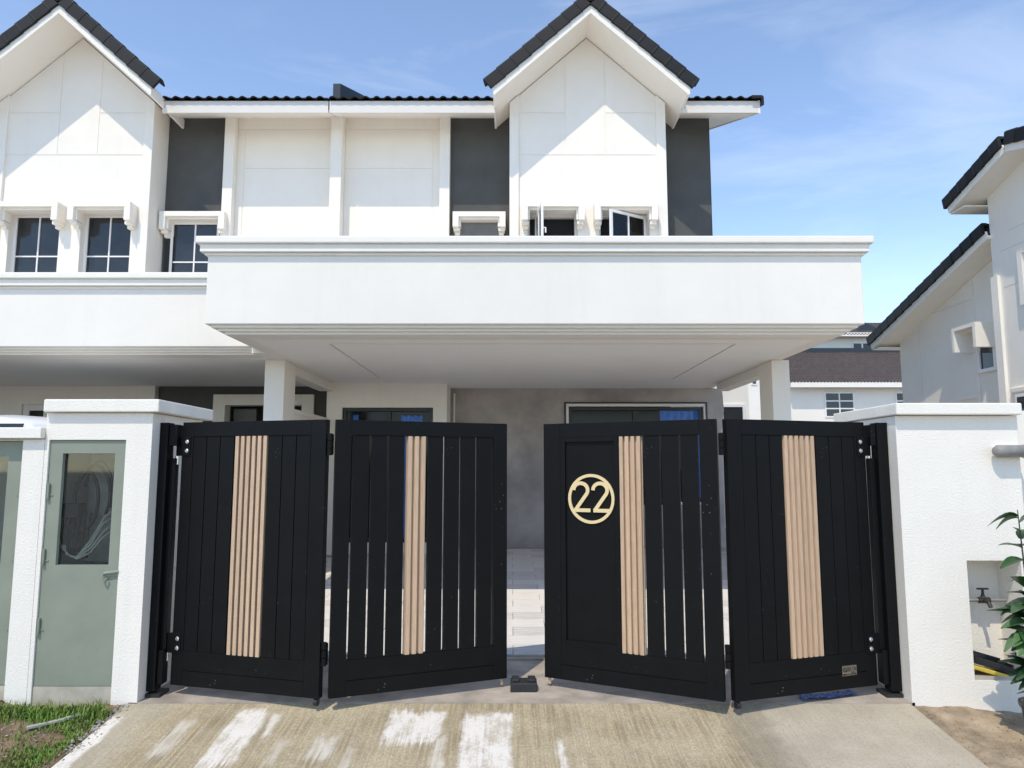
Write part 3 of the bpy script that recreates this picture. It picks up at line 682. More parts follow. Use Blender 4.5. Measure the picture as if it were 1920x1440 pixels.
# corner strip, joints, hooded window on the side wall
box('pilaster', M['white'], RH, XB - .05, XB - .001, yB1 - .16, yB1, -.1, sx_(1865, 520, XB)[1])
def on_wall(nm, mt, X0, out, pa, pb):
    (ya, za), (yb, zb) = sx_(*pa, X0), sx_(*pb, X0); return box(nm, M[mt], RH, X0 - out, X0 + .01, min(ya, yb), max(ya, yb), min(za, zb), max(za, zb))
for px_a, py_a, py_b in ((1721, 590, 745), (1822, 500, 745)):
    y_, z_ = sx_(px_a, py_a, XA); box('wall_joint', M['fascia'], RH, XA - .003, XA + .01, y_ - .008, y_ + .008, .5, min(z_, zA(y_) - .05))
y0_, z0_ = sx_(1726, 596, XA); y1_, _z = sx_(1822, 570, XA); box('wall_joint', M['fascia'], RH, XA - .003, XA + .01, y1_, y0_, z0_ - .008, z0_ + .008)
y0_, z0_ = sx_(1800, 748, XA); y1_, _z = sx_(1836, 745, XA); box('wall_joint', M['trim'], RH, XA - .03, XA + .01, y1_, y0_, z0_ - .03, z0_ + .03); box('wall_joint', M['trim'], RH, XA - .03, XA + .01, y1_ - .04, y1_ - .001, .5, sx_(1836, 706, XA)[1])
hy1, hz1 = sx_(1822, 617, XA); hy0, _z = sx_(1868, 606, XA)
b = MB().box(XA - .36, XA, hy0, hy1, hz1 - .06, hz1).box(XA - .36, XA, hy1 - .06, hy1, hz1 - .42, hz1 - .06).box(XA - .36, XA, hy0, hy0 + .07, hz1 - .42, hz1 - .06).box(XA - .2, XA, hy0 + .07, hy1 - .06, hz1 - .1, hz1 - .061)
b.build('window_hood', M['trim'], RH)
f = MB().box(XA - .05, XA, hy0 + .02, hy0 + .07, hz1 - .74, hz1 - .42).box(XA - .05, XA, hy1 - .22, hy1 - .17, hz1 - .74, hz1 - .42).box(XA - .05, XA, hy0 + .02, hy1 - .17, hz1 - .80, hz1 - .741).build('window', M['frame_w'], RH)
MB().box(XA - .02, XA - .005, hy0 + .07, hy1 - .22, hz1 - .74, hz1 - .1).build('pane', M['pane'], f)
for px_a, py_a in ((1876, 472), (1882, 539), (1891, 432)):
    y_, z_ = sx_(px_a, py_a, XB); box('wall_joint', M['fascia'], RH, XB - .003, XB + .01, y_ - 1.4, y_, z_ - .007, z_ + .007)

yh, zh = sx_(1916, 468, XB); box('window_hood', M['trim'], RH, XB - .09, XB, yh - 1.1, yh, zh - .08, zh); box('window_hood', M['trim'], RH, XB - .09, XB, yh - .10, yh, zh - .85, zh - .081)
f = box('window', M['frame_w'], RH, XB - .03, XB, yh - 1.0, yh - .12, zh - 1.4, zh - .2); MB().box(XB - .036, XB - .031, yh - .95, yh - .17, zh - 1.35, zh - .25).build('pane', M['pane'], f)
yh, zh = sx_(1900, 738, XB); box('canopy', M['trim'], RH, XB - .05, XB, yh - 1.2, yh, zh, zh + .09, bevel=.02)
f = box('window', M['frame_w'], RH, XB - .05, XB, yh - 1.1, yh - .1, zh - 1.3, zh - .02); MB().box(XB - .056, XB - .051, yh - 1.05, yh - .15, zh - 1.25, zh - .07).build('pane', M['pane'], f)

# ---- houses behind
P = at
def tiled_slope(root, name, x0, x1, y0, z0, y1, z1, nc, nr, mt):
    b = MB(); seg = 4
    for r in range(nr):
        ya, yb = y0 + (y1 - y0) * r / nr, y0 + (y1 - y0) * (r + 1) / nr; za, zb = z0 + (z1 - z0) * r / nr + .05, z0 + (z1 - z0) * (r + 1) / nr
        N_ = nc * seg
        vs = []
        for i in range(N_ + 1):
            x = x0 + (x1 - x0) * i / N_; h = .045 * math.sin(2 * math.pi * i / seg + .6); vs += [(x, ya, za + h - .05), (x, ya, za + h), (x, yb, zb + h)]
        fs = []
        for i in range(N_): fs += [(3*i, 3*i+3, 3*i+4, 3*i+1), (3*i+1, 3*i+4, 3*i+5, 3*i+2)]
        b.add(vs, fs)
    o = b.build(name, M[mt], root); o['kind'] = 'stuff'; return o
BH = thing('house', (18, 38, 0), 'white house behind with a long brown tiled lower roof and dark paned windows', 'house')
YH = 35.0
x0, x1 = P(1440, 720, YH)[0], P(1800, 720, YH)[0]; ze = P(1500, 716, YH - .5)[1]; zr_ = P(1500, 661, YH + 5)[1]
box('wall', M['white'], BH, P(1483, 720, YH)[0] - .6, x1, YH, YH + 9, 0, ze + .1)
tiled_slope(BH, 'roof_tile', P(1479, 700, YH - .6)[0], x1 + 1, YH - .6, ze, YH + 5, zr_, 60, 17, 'btile')
box('fascia', M['trim'], BH, P(1482, 700, YH - .6)[0], x1 + 1, YH - .58, YH - .5, ze - .26, ze - .02)
box('ridge', M['navy'], BH, P(1500, 660, YH + 5)[0] - 1.2, x1, YH + 4.8, YH + 5.1, zr_ - .05, zr_ + .22)
for pa, pb, pt, pbm in ((1545, 1601, 735, 783), (1678, 1730, 735, 783)):
    window(BH, P(pa, 740, YH)[0], P(pb, 740, YH)[0], P(1600, pbm, YH)[1], P(1600, pt, YH)[1], YH - .04, 2, 3, fr=.07, bar=.06)
YU = YH + 5.2
box('upper_wall', M['white'], BH, P(1470, 640, YU)[0], P(1760, 640, YU)[0], YU, YU + 6, 0, P(1600, 630, YU)[1])
window(BH, P(1597, 645, YU)[0], P(1635, 645, YU)[0], P(1600, 656, YU)[1], P(1600, 642, YU)[1], YU - .05, 2, 1, fr=.07, bar=.08)
box('fascia', M['trim'], BH, P(1470, 630, YU - .6)[0], P(1760, 630, YU - .6)[0], YU - .6, YU - .5, P(1600, 634, YU)[1], P(1600, 627, YU)[1])
tiled_slope(BH, 'roof_tile', P(1460, 628, YU - .6)[0], P(1760, 628, YU - .6)[0], YU - .6, P(1600, 627, YU - .6)[1], YU + 3, P(1600, 606, YU + 3)[1], 50, 10, 'btile')
MB().prism([(P(1612, 612, YU)[0], P(1612, 618, YU)[1]), (P(1626, 600, YU)[0], P(1626, 602, YU)[1]), (P(1660, 612, YU)[0], P(1660, 618, YU)[1])], YU + .3, YU + 5).build('dormer_roof', M['navy'], BH)
SH = thing('house', (11.6, 33, 0), 'narrow slice of white house with a small dark window beside the right porch column', 'house')
YS = 33.0
box('wall', M['white'], SH, P(1330, 720, YS)[0], P(1432, 720, YS)[0], YS, YS + 8, 0, P(1400, 640, YS)[1])
window(SH, P(1408, 705, YS)[0], P(1419, 705, YS)[0], P(1400, 722, YS)[1], P(1400, 696, YS)[1], YS - .04, 1, 2, fr=.05, bar=.05)
tiled_slope(SH, 'roof', P(1310, 640, YS)[0], P(1440, 640, YS)[0], YS - .5, P(1400, 640, YS)[1], YS + 4, P(1400, 640, YS)[1] + 1.5, 20, 8, 'btile')
RW = thing('outhouse', (7.2, 22, 0), 'pale low outhouse with one white-framed window beside the rough plaster edge', 'outhouse')
YO = 20.0
MB().prism([(P(1300, 720, YO)[0], 0), (P(1300, 720, YO)[0], P(1330, 695, YO)[1]), (P(1402, 700, YO)[0], P(1402, 690, YO)[1]), (P(1402, 700, YO)[0], 0)], YO, YO + 5).build('wall', M['white'], RW)
window(RW, P(1350, 770, YO)[0], P(1397, 770, YO)[0], P(1400, 830, YO)[1], P(1400, 758, YO)[1], YO - .06, 1, 1, fr=.08)
b = MB(); random.seed(5)
pts = [(3.462, .2), (3.462, 2.92)] + [(3.585 + random.uniform(-.035, .035), 2.92 - .12 * i) for i in range(8)] + [(3.57, 1.95), (3.57, .2)]
b.prism(pts, 12.52, 12.7).build('plaster_edge', M['plaster'], HOUSE)

# ------------------------------------------------------------------ left gate pillar with meter cabinet
LP = thing('gate_pillar', (-2.9, GY, 0), 'white rendered gate pillar with an overhanging cap and a glazed sage green meter door', 'gate pillar')
px0, px1, dz0, dz1 = -3.29, -2.54, .085, 1.757; dx0, dx1 = -3.262, -2.72
b = MB().box(px0, dx0, GY, GY + .84, -.15, 1.945).box(dx1, px1, GY, GY + .84, -.15, 1.945).box(dx0, dx1, GY, GY + .84, dz1, 1.945).box(dx0, dx1, GY + .7, GY + .84, dz0, dz1)
b.build('wall', M['stucco'], LP)
box('cap', M['stucco'], LP, px0 - .0, px1 + .06, GY - .05, GY + .9, 1.95, 2.04, bevel=.008)
box('plinth', M['cream'], LP, dx0 + .002, dx1 - .002, GY + .012, GY + .70, -.12, dz0 - .004)
def cabinet_door(root, x0, x1, z0, z1, y, wx0, wx1, wz0, wz1, hinge_left=True):
    b_ = MB().box(x0, wx0, y, y + .03, z0, z1).box(wx1, x1, y, y + .03, z0, z1).box(wx0, wx1, y, y + .03, wz1, z1).box(wx0, wx1, y, y + .03, z0, wz0)
    d = b_.build('cabinet_door', M['sage'], root)
    MB().box(wx0 - .006, wx1 + .006, y + .031, y + .035, wz0 - .006, wz1 + .006).build('pane', M['clear'], d)
    q = MB().box(wx0 - .012, wx0, y + .004, y + .0295, wz0, wz1)
    hx_ = x0 + .012 if hinge_left else x1 - .012
    for f_ in (.79, .52, .24):
        zz = z0 + (z1 - z0) * f_
        MB().tube([(hx_, y - .012, zz - .05), (hx_, y - .012, zz + .05)], .009, 8).tube([(hx_, y - .012, zz - .055), (hx_, y - .012, zz - .06)], .012, 8).box(hx_ - .03, hx_ + .03, y - .006, y - .001, zz - .035, zz - .028).build('hinge', M['sage'], d)
    return d
wl_, wr_ = ax(115, 940, GY), ax(210, 940, GY)
wtop, wbot = az(850, GY), az(1060, GY)
cd = cabinet_door(LP, dx0 + .004, dx1 - .004, dz0, dz1 - .004, GY + .015, ax(116, 850, GY), ax(214, 850, GY), wbot, wtop)
hy = GY + .015; hxx, hzz = at(210, 1075, GY)
b = MB().tube([(hxx - .055, hy - .018, hzz + .0), (hxx + .045, hy - .018, hzz + .012)], .011, 8).box(hxx - .06, hxx + .06, hy - .012, hy - .002, hzz - .018, hzz + .03).tube([(hxx - .06, hy - .02, hzz - .002), (hxx - .062, hy - .028, hzz - .03), (hxx - .045, hy - .03, hzz - .055), (hxx - .03, hy - .022, hzz - .03)], .007, 6)
b.build('latch', M['sage'], cd)
box('cabinet_lining', M['lining'], LP, dx0 + .004, dx1 - .004, GY + .66, GY + .699, dz0, dz1 - .004)
mb = thing('meter_box', (-2.78, GY + .55, 1.3), 'dark meter board with a narrow black unit inside the glazed pillar cabinet', 'meter box')
box('unit', M['cable'], mb, -2.87, -2.775, GY + .2, GY + .62, .95, 1.74); box('terminal_cover', M['rubber'], mb, -2.885, -2.77, GY + .16, GY + .199, 1.19, 1.62, bevel=.005)
box('backboard', M['debris'], mb, -3.13, -2.9, GY + .3, GY + .325, .88, 1.66)
jb = tag(box('junction_box', M['rubber'], None, -3.195, -3.06, GY + .07, GY + .16, 1.21, 1.31, bevel=.006), 'square black junction box hanging among the cables behind the cabinet glass', 'junction box')
def loop_pts(c, rx, rz, a0, a1, n=20, y=GY + .1, dy=0): return [(c[0] + rx * math.cos(a0 + (a1 - a0) * i / n), y + dy * i / n, c[1] + rz * math.sin(a0 + (a1 - a0) * i / n)) for i in range(n + 1)]
b = MB()
b.tube(loop_pts((-3.01, 1.36), .125, .22, R(190), R(-35), y=GY + .14), .011, 8).tube(loop_pts((-3.03, 1.33), .085, .20, R(200), R(-75), y=GY + .10), .012, 8).tube(loop_pts((-2.98, 1.36), .10, .25, R(165), R(-20), y=GY + .16), .009, 8)
for k_ in range(6): b.tube([(-3.17 + .034 * k_, GY + .12, 1.24), (-3.185 + .036 * k_, GY + .10, 1.08), (-3.16 + .032 * k_, GY + .09, .97), (-3.06 + .012 * k_, GY + .10, .93)], .008, 6)
tag(b.build('cable', M['cable'], smooth=True), 'black looped cables hanging behind the glass of the meter cabinet', 'cable')
b = MB()
for k_ in range(4): b.tube([(-3.15 - .012 * k_, GY + .08, 1.02), (-3.13 + .01 * k_, GY + .075, .96 - .006 * k_), (-3.05, GY + .07, .925 + .006 * k_), (-2.96, GY + .07, .97 + .03 * k_), (-2.89 + .012 * (k_ % 2), GY + .08, 1.07 + .05 * k_), (-2.83, GY + .10, 1.12 + .045 * k_)], .007, 6)
tag(b.build('cable_coil', M['cablew'], smooth=True), 'pale grey cables curving up at the bottom of the meter cabinet', 'cable')

# neighbour's lower wall with its own cabinet, and the white car behind it
NW = thing('boundary_wall', (-3.8, GY, 0), 'lower white wall with a flat cap and a second sage green meter door at the left edge', 'wall')
nd0, nd1 = -4.02, -3.445
MB().box(nd1, px0 - .003, GY, GY + .6, -.15, 1.76).box(nd0, nd1, GY, GY + .6, 1.752, 1.76).box(-9.5, nd0, GY, GY + .3, -.15, 1.76).build('wall', M['stucco'], NW)
box('cap', M['stucco'], NW, -9.5, px0 - .003, GY - .05, GY + .64, 1.765, 1.842, bevel=.006)
cabinet_door(NW, nd0 + .004, nd1 - .004, dz0, 1.748, GY + .045, nd0 + .12, nd1 - .125, wbot, wtop - .02, hinge_left=False)
box('cabinet_lining', M['lining'], NW, nd0, nd1, GY + .5, GY + .55, -.1, 1.75); box('plinth', M['cream'], NW, nd0 + .002, nd1 - .002, GY + .05, GY + .45, -.12, dz0 - .004)

CAR = thing('car', (-5.15, 8.0, .12), 'white car of which only the roof shows above the neighbour wall at the left edge', 'car')
CZ = .26
def car_body():
    prof = [(-.86, .35), (-.9, .7), (-.88, 1.05), (-.80, 1.12), (-.70, 1.62), (-.58, 1.77), (-.3, 1.83), (0, 1.85)]
    full = prof + [(-a, z) for a, z in prof[-2::-1]]
    b_ = MB(); ys = [(5.95, .62, .55), (6.02, .95, .58), (6.5, 1.0, .62), (7.0, 1.0, .97), (7.6, 1.0, 1.0), (9.2, 1.0, 1.0), (9.9, .98, .97), (10.15, .94, .72)]
    rings = []
    for y, sx, sz in ys:
        rings.append([(-5.15 + a * sx, y, CZ + (z if z < 1.1 else 1.1 + (z - 1.1) * max(0, (sz - .55) / .45))) for a, z in full])
    n = len(full); vs = [p for r_ in rings for p in r_]; fs = []
    for i in range(len(rings) - 1):
        for j in range(n - 1): fs.append((i*n+j, i*n+j+1, (i+1)*n+j+1, (i+1)*n+j))
        fs.append((i*n+n-1, i*n, (i+1)*n, (i+1)*n+n-1))
    fs += [tuple(range(n)), tuple(range((len(rings)-1)*n, len(rings)*n))]
    return b_.add(vs, fs)
car_body().build('body', M['carp'], CAR, bevel=.02, smooth=True)
MB().add([(-5.8, 6.58, 1.47), (-4.5, 6.58, 1.47), (-4.6, 6.94, 1.98), (-5.7, 6.94, 1.98)], [(0, 1, 2, 3)]).build('windscreen', M['pane'], CAR)
for sg in (-1, 1): MB().prism([(7.0, 1.46), (9.7, 1.46), (9.5, 1.86), (7.2, 1.86)], -5.15 + sg * .70, -5.15 + sg * .82, 'x').build('side_window', M['pane'], CAR)
for sx_ in (-1, 1):
    for yy in (6.7, 9.3): MB().tube([(-5.15 + sx_ * .7, yy, .45), (-5.15 + sx_ * .92, yy, .45)], .33, 18).build('wheel', M['rubber'], CAR)
    MB().box(-5.15 + sx_ * .55, -5.15 + sx_ * .8, 5.94, 6.02, .84, 1.0).build('headlight', M['frame_w'], CAR, bevel=.02)

# ------------------------------------------------------------------ right boundary wall with tap niche
RPx0, RPx1 = 2.71, 3.57
RP = thing('boundary_wall', (3.1, GY, 0), 'white rendered wall right of the gate with an overhanging cap and a square tap niche', 'wall')
nx0, nx1, nz0, nz1 = ax(1813, 1060, GY), 3.52, az(1276, GY), az(1051, GY)
MB().box(RPx0, nx0, GY, GY + .8, -.2, 1.925).box(nx1, RPx1, GY, GY + .8, -.2, 1.925).box(nx0, nx1, GY, GY + .8, nz1, 1.925).box(nx0, nx1, GY, GY + .8, -.2, nz0).box(nx0, nx1, GY + .26, GY + .8, nz0, nz1).build('wall', M['stucco'], RP)
box('cap', M['stucco'], RP, RPx0 - .02, RPx1 + .0, GY - .065, GY + .86, 1.93, 2.012, bevel=.008)
box('cap', M['stucco'], RP, ax(1588, 766, 6.2), RPx0 - .021, GY + .55, GY + .95, 1.93, 2.012, bevel=.006)
box('niche_floor', M['cream'], RP, nx0 + .003, nx1 - .003, GY + .01, GY + .255, nz0 + .001, nz0 + .025)
box('pier', M['white'], RP, RPx1 + .07, RPx1 + .5, GY + .1, GY + .2, -.2, 1.97)
SW = tag(MB().box(3.52, 3.64, GY + .87, 11.9, -.1, 1.55).build('boundary_wall', M['white']), 'plain white side wall running back from the gate along the right of the porch', 'wall')
# tap
TP = thing('water_tap', (3.3, GY + .18, .78), 'dark garden tap on a grey pipe in the wall niche', 'tap')
tz = az(1126, GY + .15); tx = ax(1846, 1126, GY + .15)
MB().tube([(nx0 + .03, GY + .17, tz), (nx1 - .01, GY + .17, tz)], .013, 10).tube([(nx0 + .03, GY + .17, tz + .013), (nx0 + .03, GY + .17, nz0 + .03)], .014, 10).lathe([(.018, -.03), (.02, -.02), (.02, .02), (.018, .03)], (nx0 + .03, GY + .17, tz), 12).build('pipe', M['pvc'], TP, smooth=False)
MB().tube([(tx - .035, GY + .165, tz), (tx + .045, GY + .165, tz)], .021, 12).lathe([(.02, 0), (.022, .02), (.013, .03), (.009, .05), (.009, .075)], (tx, GY + .165, tz), 12).tube([(tx + .0, GY + .15, tz), (tx, GY + .10, tz - .01), (tx, GY + .085, tz - .035)], .014, 10).build('valve', M['bronze'], TP)
MB().box(tx - .04, tx + .04, GY + .155, GY + .175, tz + .073, tz + .085).build('handle', M['bronze'], TP, bevel=.004)
# tray in the niche
DP = thing('plastic_tray', (3.33, GY + .12, nz0 + .03), 'ribbed black plastic tray with a yellow edge lying tilted in the tap niche', 'tray')
def trot(b_, piv, ang):
    for i, v in enumerate(b_.v):
        x, z = v[0] - piv[0], v[2] - piv[1]; b_.v[i] = (piv[0] + x * math.cos(ang) - z * math.sin(ang), v[1], piv[1] + x * math.sin(ang) + z * math.cos(ang))
    return b_
ta, tp = R(-16), (nx0 + .03, nz0 + .115)
b = MB().box(tp[0], tp[0] + .27, GY + .03, GY + .20, tp[1] - .012, tp[1]).box(tp[0], tp[0] + .27, GY + .03, GY + .042, tp[1], tp[1] + .03).box(tp[0], tp[0] + .27, GY + .188, GY + .20, tp[1], tp[1] + .06).box(tp[0], tp[0] + .015, GY + .042, GY + .188, tp[1], tp[1] + .05).box(tp[0] + .255, tp[0] + .27, GY + .042, GY + .188, tp[1], tp[1] + .05)
for k_ in range(5): b.box(tp[0] + .045 + k_ * .045, tp[0] + .053 + k_ * .045, GY + .05, GY + .18, tp[1], tp[1] + .03)
trot(b, tp, ta).build('tray', M['rubber'], DP, bevel=.003)
trot(MB().box(tp[0] - .01, tp[0] + .31, GY + .012, GY + .03, tp[1] - .05, tp[1] - .022).box(tp[0] - .01, tp[0] + .31, GY + .03, GY + .1, tp[1] - .05, tp[1] - .035), tp, ta).build('edge', M['yellow'], DP, bevel=.006)
# bulkhead fitting
BL = thing('wall_lamp', (3.46, GY, 1.67), 'horizontal grey capsule fitting fixed high on the white wall near the right edge', 'wall lamp')
lx, lz = at(1865, 846, GY - .06)
MB().tube([(lx - .005, GY - .06, lz), (lx + .01, GY - .06, lz), (lx + .02, GY - .06, lz), (lx + .2, GY - .06, lz)], .044, 14, taper=[.55, .85, 1, 1]).build('lens', M['pvc'], BL, smooth=True)
box('back_plate', M['frame_w'], BL, lx + .02, lx + .24, GY - .03, GY - .001, lz - .035, lz + .035, bevel=.006)
MB().tube([(lx + .201, GY - .06, lz), (lx + .235, GY - .06, lz)], .05, 14).build('end_cap', M['frame_w'], BL)

# ------------------------------------------------------------------ gates
ZB, HL = .05, 1.84
TOPR, BOTR = .105, .232
def leaf(root, p0, p1, spec, closed, board='wood', name='gate_leaf'):
    d = Vector((p1[0] - p0[0], p1[1] - p0[1])); W_ = d.length; ang = math.atan2(d.y, d.x)
    t0, t1 = -.025, .025
    tot = sum(q[1] for q in spec if q[0] != 'gap'); ng = sum(1 for q in spec if q[0] == 'gap'); gw = .005 if closed else .016
    k_ = (W_ - ng * gw) / tot
    xs = []; x = 0
    for q in spec:
        wq = gw if q[0] == 'gap' else q[1] * k_
        xs.append((q, x, x + wq)); x += wq
    lw, rw = xs[0][2], W_ - xs[-1][1]
    f = MB().box(0, lw, t0, t1, 0, HL).box(W_ - rw, W_, t0, t1, 0, HL).box(lw, W_ - rw, t0, t1, HL - TOPR, HL).box(lw, W_ - rw, t0, t1, .104, BOTR)
    f.box(lw, W_ - rw, t0 + .006, t1 - .006, .1, .104).box(lw, W_ - rw, t0, t1, 0, .1)
    o = f.build(name, M['black'], root, bevel=.0025, local=True)
    o.location = (p0[0] - root.location.x, p0[1] - root.location.y, ZB - root.location.z); o.rotation_euler = (0, 0, ang)
    if closed: MB().box(lw, W_ - rw, .004, .012, BOTR, HL - TOPR).build('back_sheet', M['black'], o, local=True)
    for q, a, c in xs[1:-1]:
        if q[0] == 'slat': MB().box(a, c, t0 + .005, -.0 if closed else t1 - .008, BOTR, HL - TOPR).build('slat', M['black'], o, bevel=.002, local=True)
        if q[0] == 'panel':
            MB().box(a, a + .04, t0 + .001, t1 - .004, BOTR, HL - TOPR).box(c - .03, c, t0 + .001, t1 - .004, BOTR, HL - TOPR).box(a + .04, c - .03, t0 + .001, t1 - .004, HL - TOPR - .035, HL - TOPR).box(a + .04, c - .03, t0 + .001, t1 - .004, BOTR, BOTR + .045).build('panel_frame', M['black'], o, bevel=.002, local=True)
            MB().box(a + .038, c - .028, -.006, .006, BOTR + .04, HL - TOPR - .03).build('panel', M['black'], o, local=True)
        if q[0] == 'batten':
            n = q[2]; pt = (c - a) / n; sb_ = (.31, .30) if board == 'groove_shade' else (.37, .29)
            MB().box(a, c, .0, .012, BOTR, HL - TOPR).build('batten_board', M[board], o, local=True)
            for i in range(n):
                u = a + pt * (i + .5)
                MB().prism([(u - pt * sb_[0], -.001), (u - pt * sb_[1], -.024), (u + pt * sb_[1], -.024), (u + pt * sb_[0], -.001)], BOTR + .001, HL - TOPR - .001, 'z').build('batten', M['wood'], o, local=True)
    return o, xs, W_
def plates(o, x, face):
    """hinge plates at head and foot of a leaf with two bolts each; x is the outer edge, face = +1 when the pivot lies at -x"""
    for z in (HL - .175, .285):
        a, c = (x - .045, x + .075) if face > 0 else (x - .075, x + .045)
        MB().box(a, c, -.032, -.0255, z - .068, z + .068).box(x - .045 if face > 0 else x + .004, x - .004 if face > 0 else x + .045, -.0254, .02, z - .06, z + .06).build('hinge_plate', M['black'], o, bevel=.003, local=True)
        for dz_ in (-.032, .032):
            bx = x + .05 * face
            b_ = MB()
            for r_, y_ in ((.017, -.036), ): pass
            b_.tube([(bx, -.033, z + dz_), (bx, -.039, z + dz_), (bx, -.043, z + dz_)], .0165, 12, taper=[1, 1, .6])
            b_.build('bolt', M['steel'], o, local=True)
        pv = x - .05 * face
        MB().tube([(pv, -.01, z - .13), (pv, -.01, z - .069)], .012, 10).box(min(pv, pv - .05 * face), max(pv, pv - .05 * face), -.02, 0, z - .098, z - .088).build('pivot', M['steel'], o, local=True)
def fold_hinges(o, x):
    for z in (HL - .17, .285):
        b_ = MB()
        for i in range(3): b_.tube([(x, -.012, z - .075 + i * .052), (x, -.012, z - .029 + i * .052)], .017, 10)
        b_.box(x - .02, x + .02, -.004, .004, z - .07, z + .07); b_.build('fold_hinge', M['black'], o, local=True)
S6 = [('stile', .085), ('slat', .1), ('gap', 0), ('slat', .1), ('gap', 0), ('slat', .104), ('gap', 0), ('batten', .25, 6), ('gap', 0), ('slat', .097), ('gap', 0), ('slat', .097), ('gap', 0), ('slat', .1), ('gap', 0), ('stile', .105)]
S3 = [('stile', .096), ('gap', 0), ('slat', .1), ('gap', 0), ('slat', .098), ('gap', 0), ('slat', .098), ('gap', 0), ('batten', .131, 3), ('gap', 0), ('slat', .097), ('gap', 0), ('slat', .097), ('gap', 0), ('slat', .098), ('gap', 0), ('slat', .1), ('gap', 0), ('stile', .095)]
S4 = [('stile', .110), ('panel', .373), ('batten', .142, 4), ('gap', 0), ('slat', .092), ('gap', 0), ('slat', .099), ('gap', 0), ('slat', .094), ('gap', 0), ('stile', .095)]

GL = thing('folding_gate', (-1.25, 5.1, 0), 'left pair of black folding gate leaves, each with a strip of wood-look battens', 'gate')
GR = thing('folding_gate', (1.4, 5.05, 0), 'right pair of black folding gate leaves bearing a gold 22 in a ring', 'gate')
A1, F1, F2, E2 = (-2.392, 5.394), (-1.265, 5.066), (-1.214, 5.066), (-.046, 5.553)
E3, F3, F4, H4 = (.249, 5.581), (1.390, 5.000), (1.443, 5.000), (2.552, 5.38)
l1, _, W1 = leaf(GL, A1, F1, S6, True, 'groove_shade'); plates(l1, 0, 1); fold_hinges(l1, W1 + .025)  # outer left leaf: backing board coloured dark to imitate shade between battens
l2, _, W2 = leaf(GL, F2, E2, S3, False)
l3, x3, W3 = leaf(GR, E3, F3, S4, False); fold_hinges(l3, W3 + .028)
l4, _, W4 = leaf(GR, F4, H4, S6[::-1], True); plates(l4, W4, -1)
# drop bolts and rollers under the leaves
for o, x in ((l2, W2 - .03), (l3, .03)): MB().tube([(x, 0, -.045), (x, 0, .0)], .012, 8).build('drop_bolt', M['wood'], o, local=True)
for o, x in ((l1, W1 - .03), (l4, .03)):
    MB().tube([(x - .012, 0, -.028), (x + .012, 0, -.028)], .024, 14).build('roller', M['rubber'], o, local=True)
# house number: ring and two digits
u = .0004897; cxn, czn = .372, az(935, 5.42) - ZB
b = MB(); n = 48
ring = [(cxn + .168 * math.cos(2 * math.pi * i / n), czn + .168 * math.sin(2 * math.pi * i / n)) for i in range(n)]
ri, ro = .157, .1785
for i in range(n):
    a0, a1 = 2 * math.pi * i / n, 2 * math.pi * (i + 1) / n
    b.prism([(cxn + ri * math.cos(a0), czn + ri * math.sin(a0)), (cxn + ro * math.cos(a0), czn + ro * math.sin(a0)), (cxn + ro * math.cos(a1), czn + ro * math.sin(a1)), (cxn + ri * math.cos(a1), czn + ri * math.sin(a1))], -.018, -.006)
for ox in (0, 283):
    c_ = (715 + ox - 866, 470 - 595)
    pts = [(c_[0] + 103 * math.cos(R(180 - i * 13)), -c_[1] + 103 * math.sin(R(180 - i * 13))) for i in range(17)]
    pts += [(640 + ox - 866, -(757 - 595))]
    b.stroke([(cxn + p[0] * u * 1.08, czn + p[1] * u) for p in pts], .026, -.0182, -.0092)
    b.stroke([(cxn + (p - 866) * u * 1.08, czn - (765 - 595) * u) for p in (616 + ox, (855 if ox == 0 else 850) + ox)], .026, -.0184, -.0094)
b.build('house_number', M['gold'], l3, local=True)
# maker's plate on the last leaf
px_, pz_ = W4 - .245, az(1253, 5.33) - ZB
b = MB(); b.box(px_ - .062, px_ + .062, -.029, -.0255, pz_ - .034, pz_ + .034); b.cur = 1
yA, yB_ = -.0302, -.0290
for r_ in (.0145, .009):
    b.stroke([(px_ - .038 + r_ * math.cos(R(a)), pz_ + .006 + r_ * math.sin(R(a))) for a in range(40, 371, 30)], .004, yA, yB_)
gx, gh, gwid = px_ - .019, .026, .0125
def ch(strokes, i):
    for s_ in strokes: b.stroke([(gx + i * .0158 + a * gwid, pz_ - .005 + c * gh) for a, c in s_], .0026, yA, yB_)
ch([[(0, 0), (0, 1)], [(0, 1), (.6, .95), (1, .7), (1, .3), (.6, .05), (0, 0)]], 0); ch([[(0, 0), (0, 1)], [(0, 1), (1, 1)], [(0, .5), (.8, .5)], [(0, 0), (1, 0)]], 1)
ch([[(0, 1), (0, 0)], [(0, 0), (1, 0)]], 2); ch([[(0, 1), (0, .3), (.3, 0), (.7, 0), (1, .3), (1, 1)]], 3); ch([[(0, 0), (1, 1)], [(0, 1), (1, 0)]], 4)
for i in range(6): b.box(px_ + .016 + i * .006, px_ + .0195 + i * .006, yA, yB_, pz_ - .0165, pz_ - .011)
b.box(px_ - .058, px_ + .058, yA, yB_, pz_ - .031, pz_ - .0205)
b.cur = 0
for i in range(12): b.box(px_ - .03 + i * .0062, px_ - .0262 + i * .0062, yA - .0006, yA, pz_ - .028, pz_ - .0235)
b.build('maker_plate', [M['steel'], M['cable']], l4, local=True)

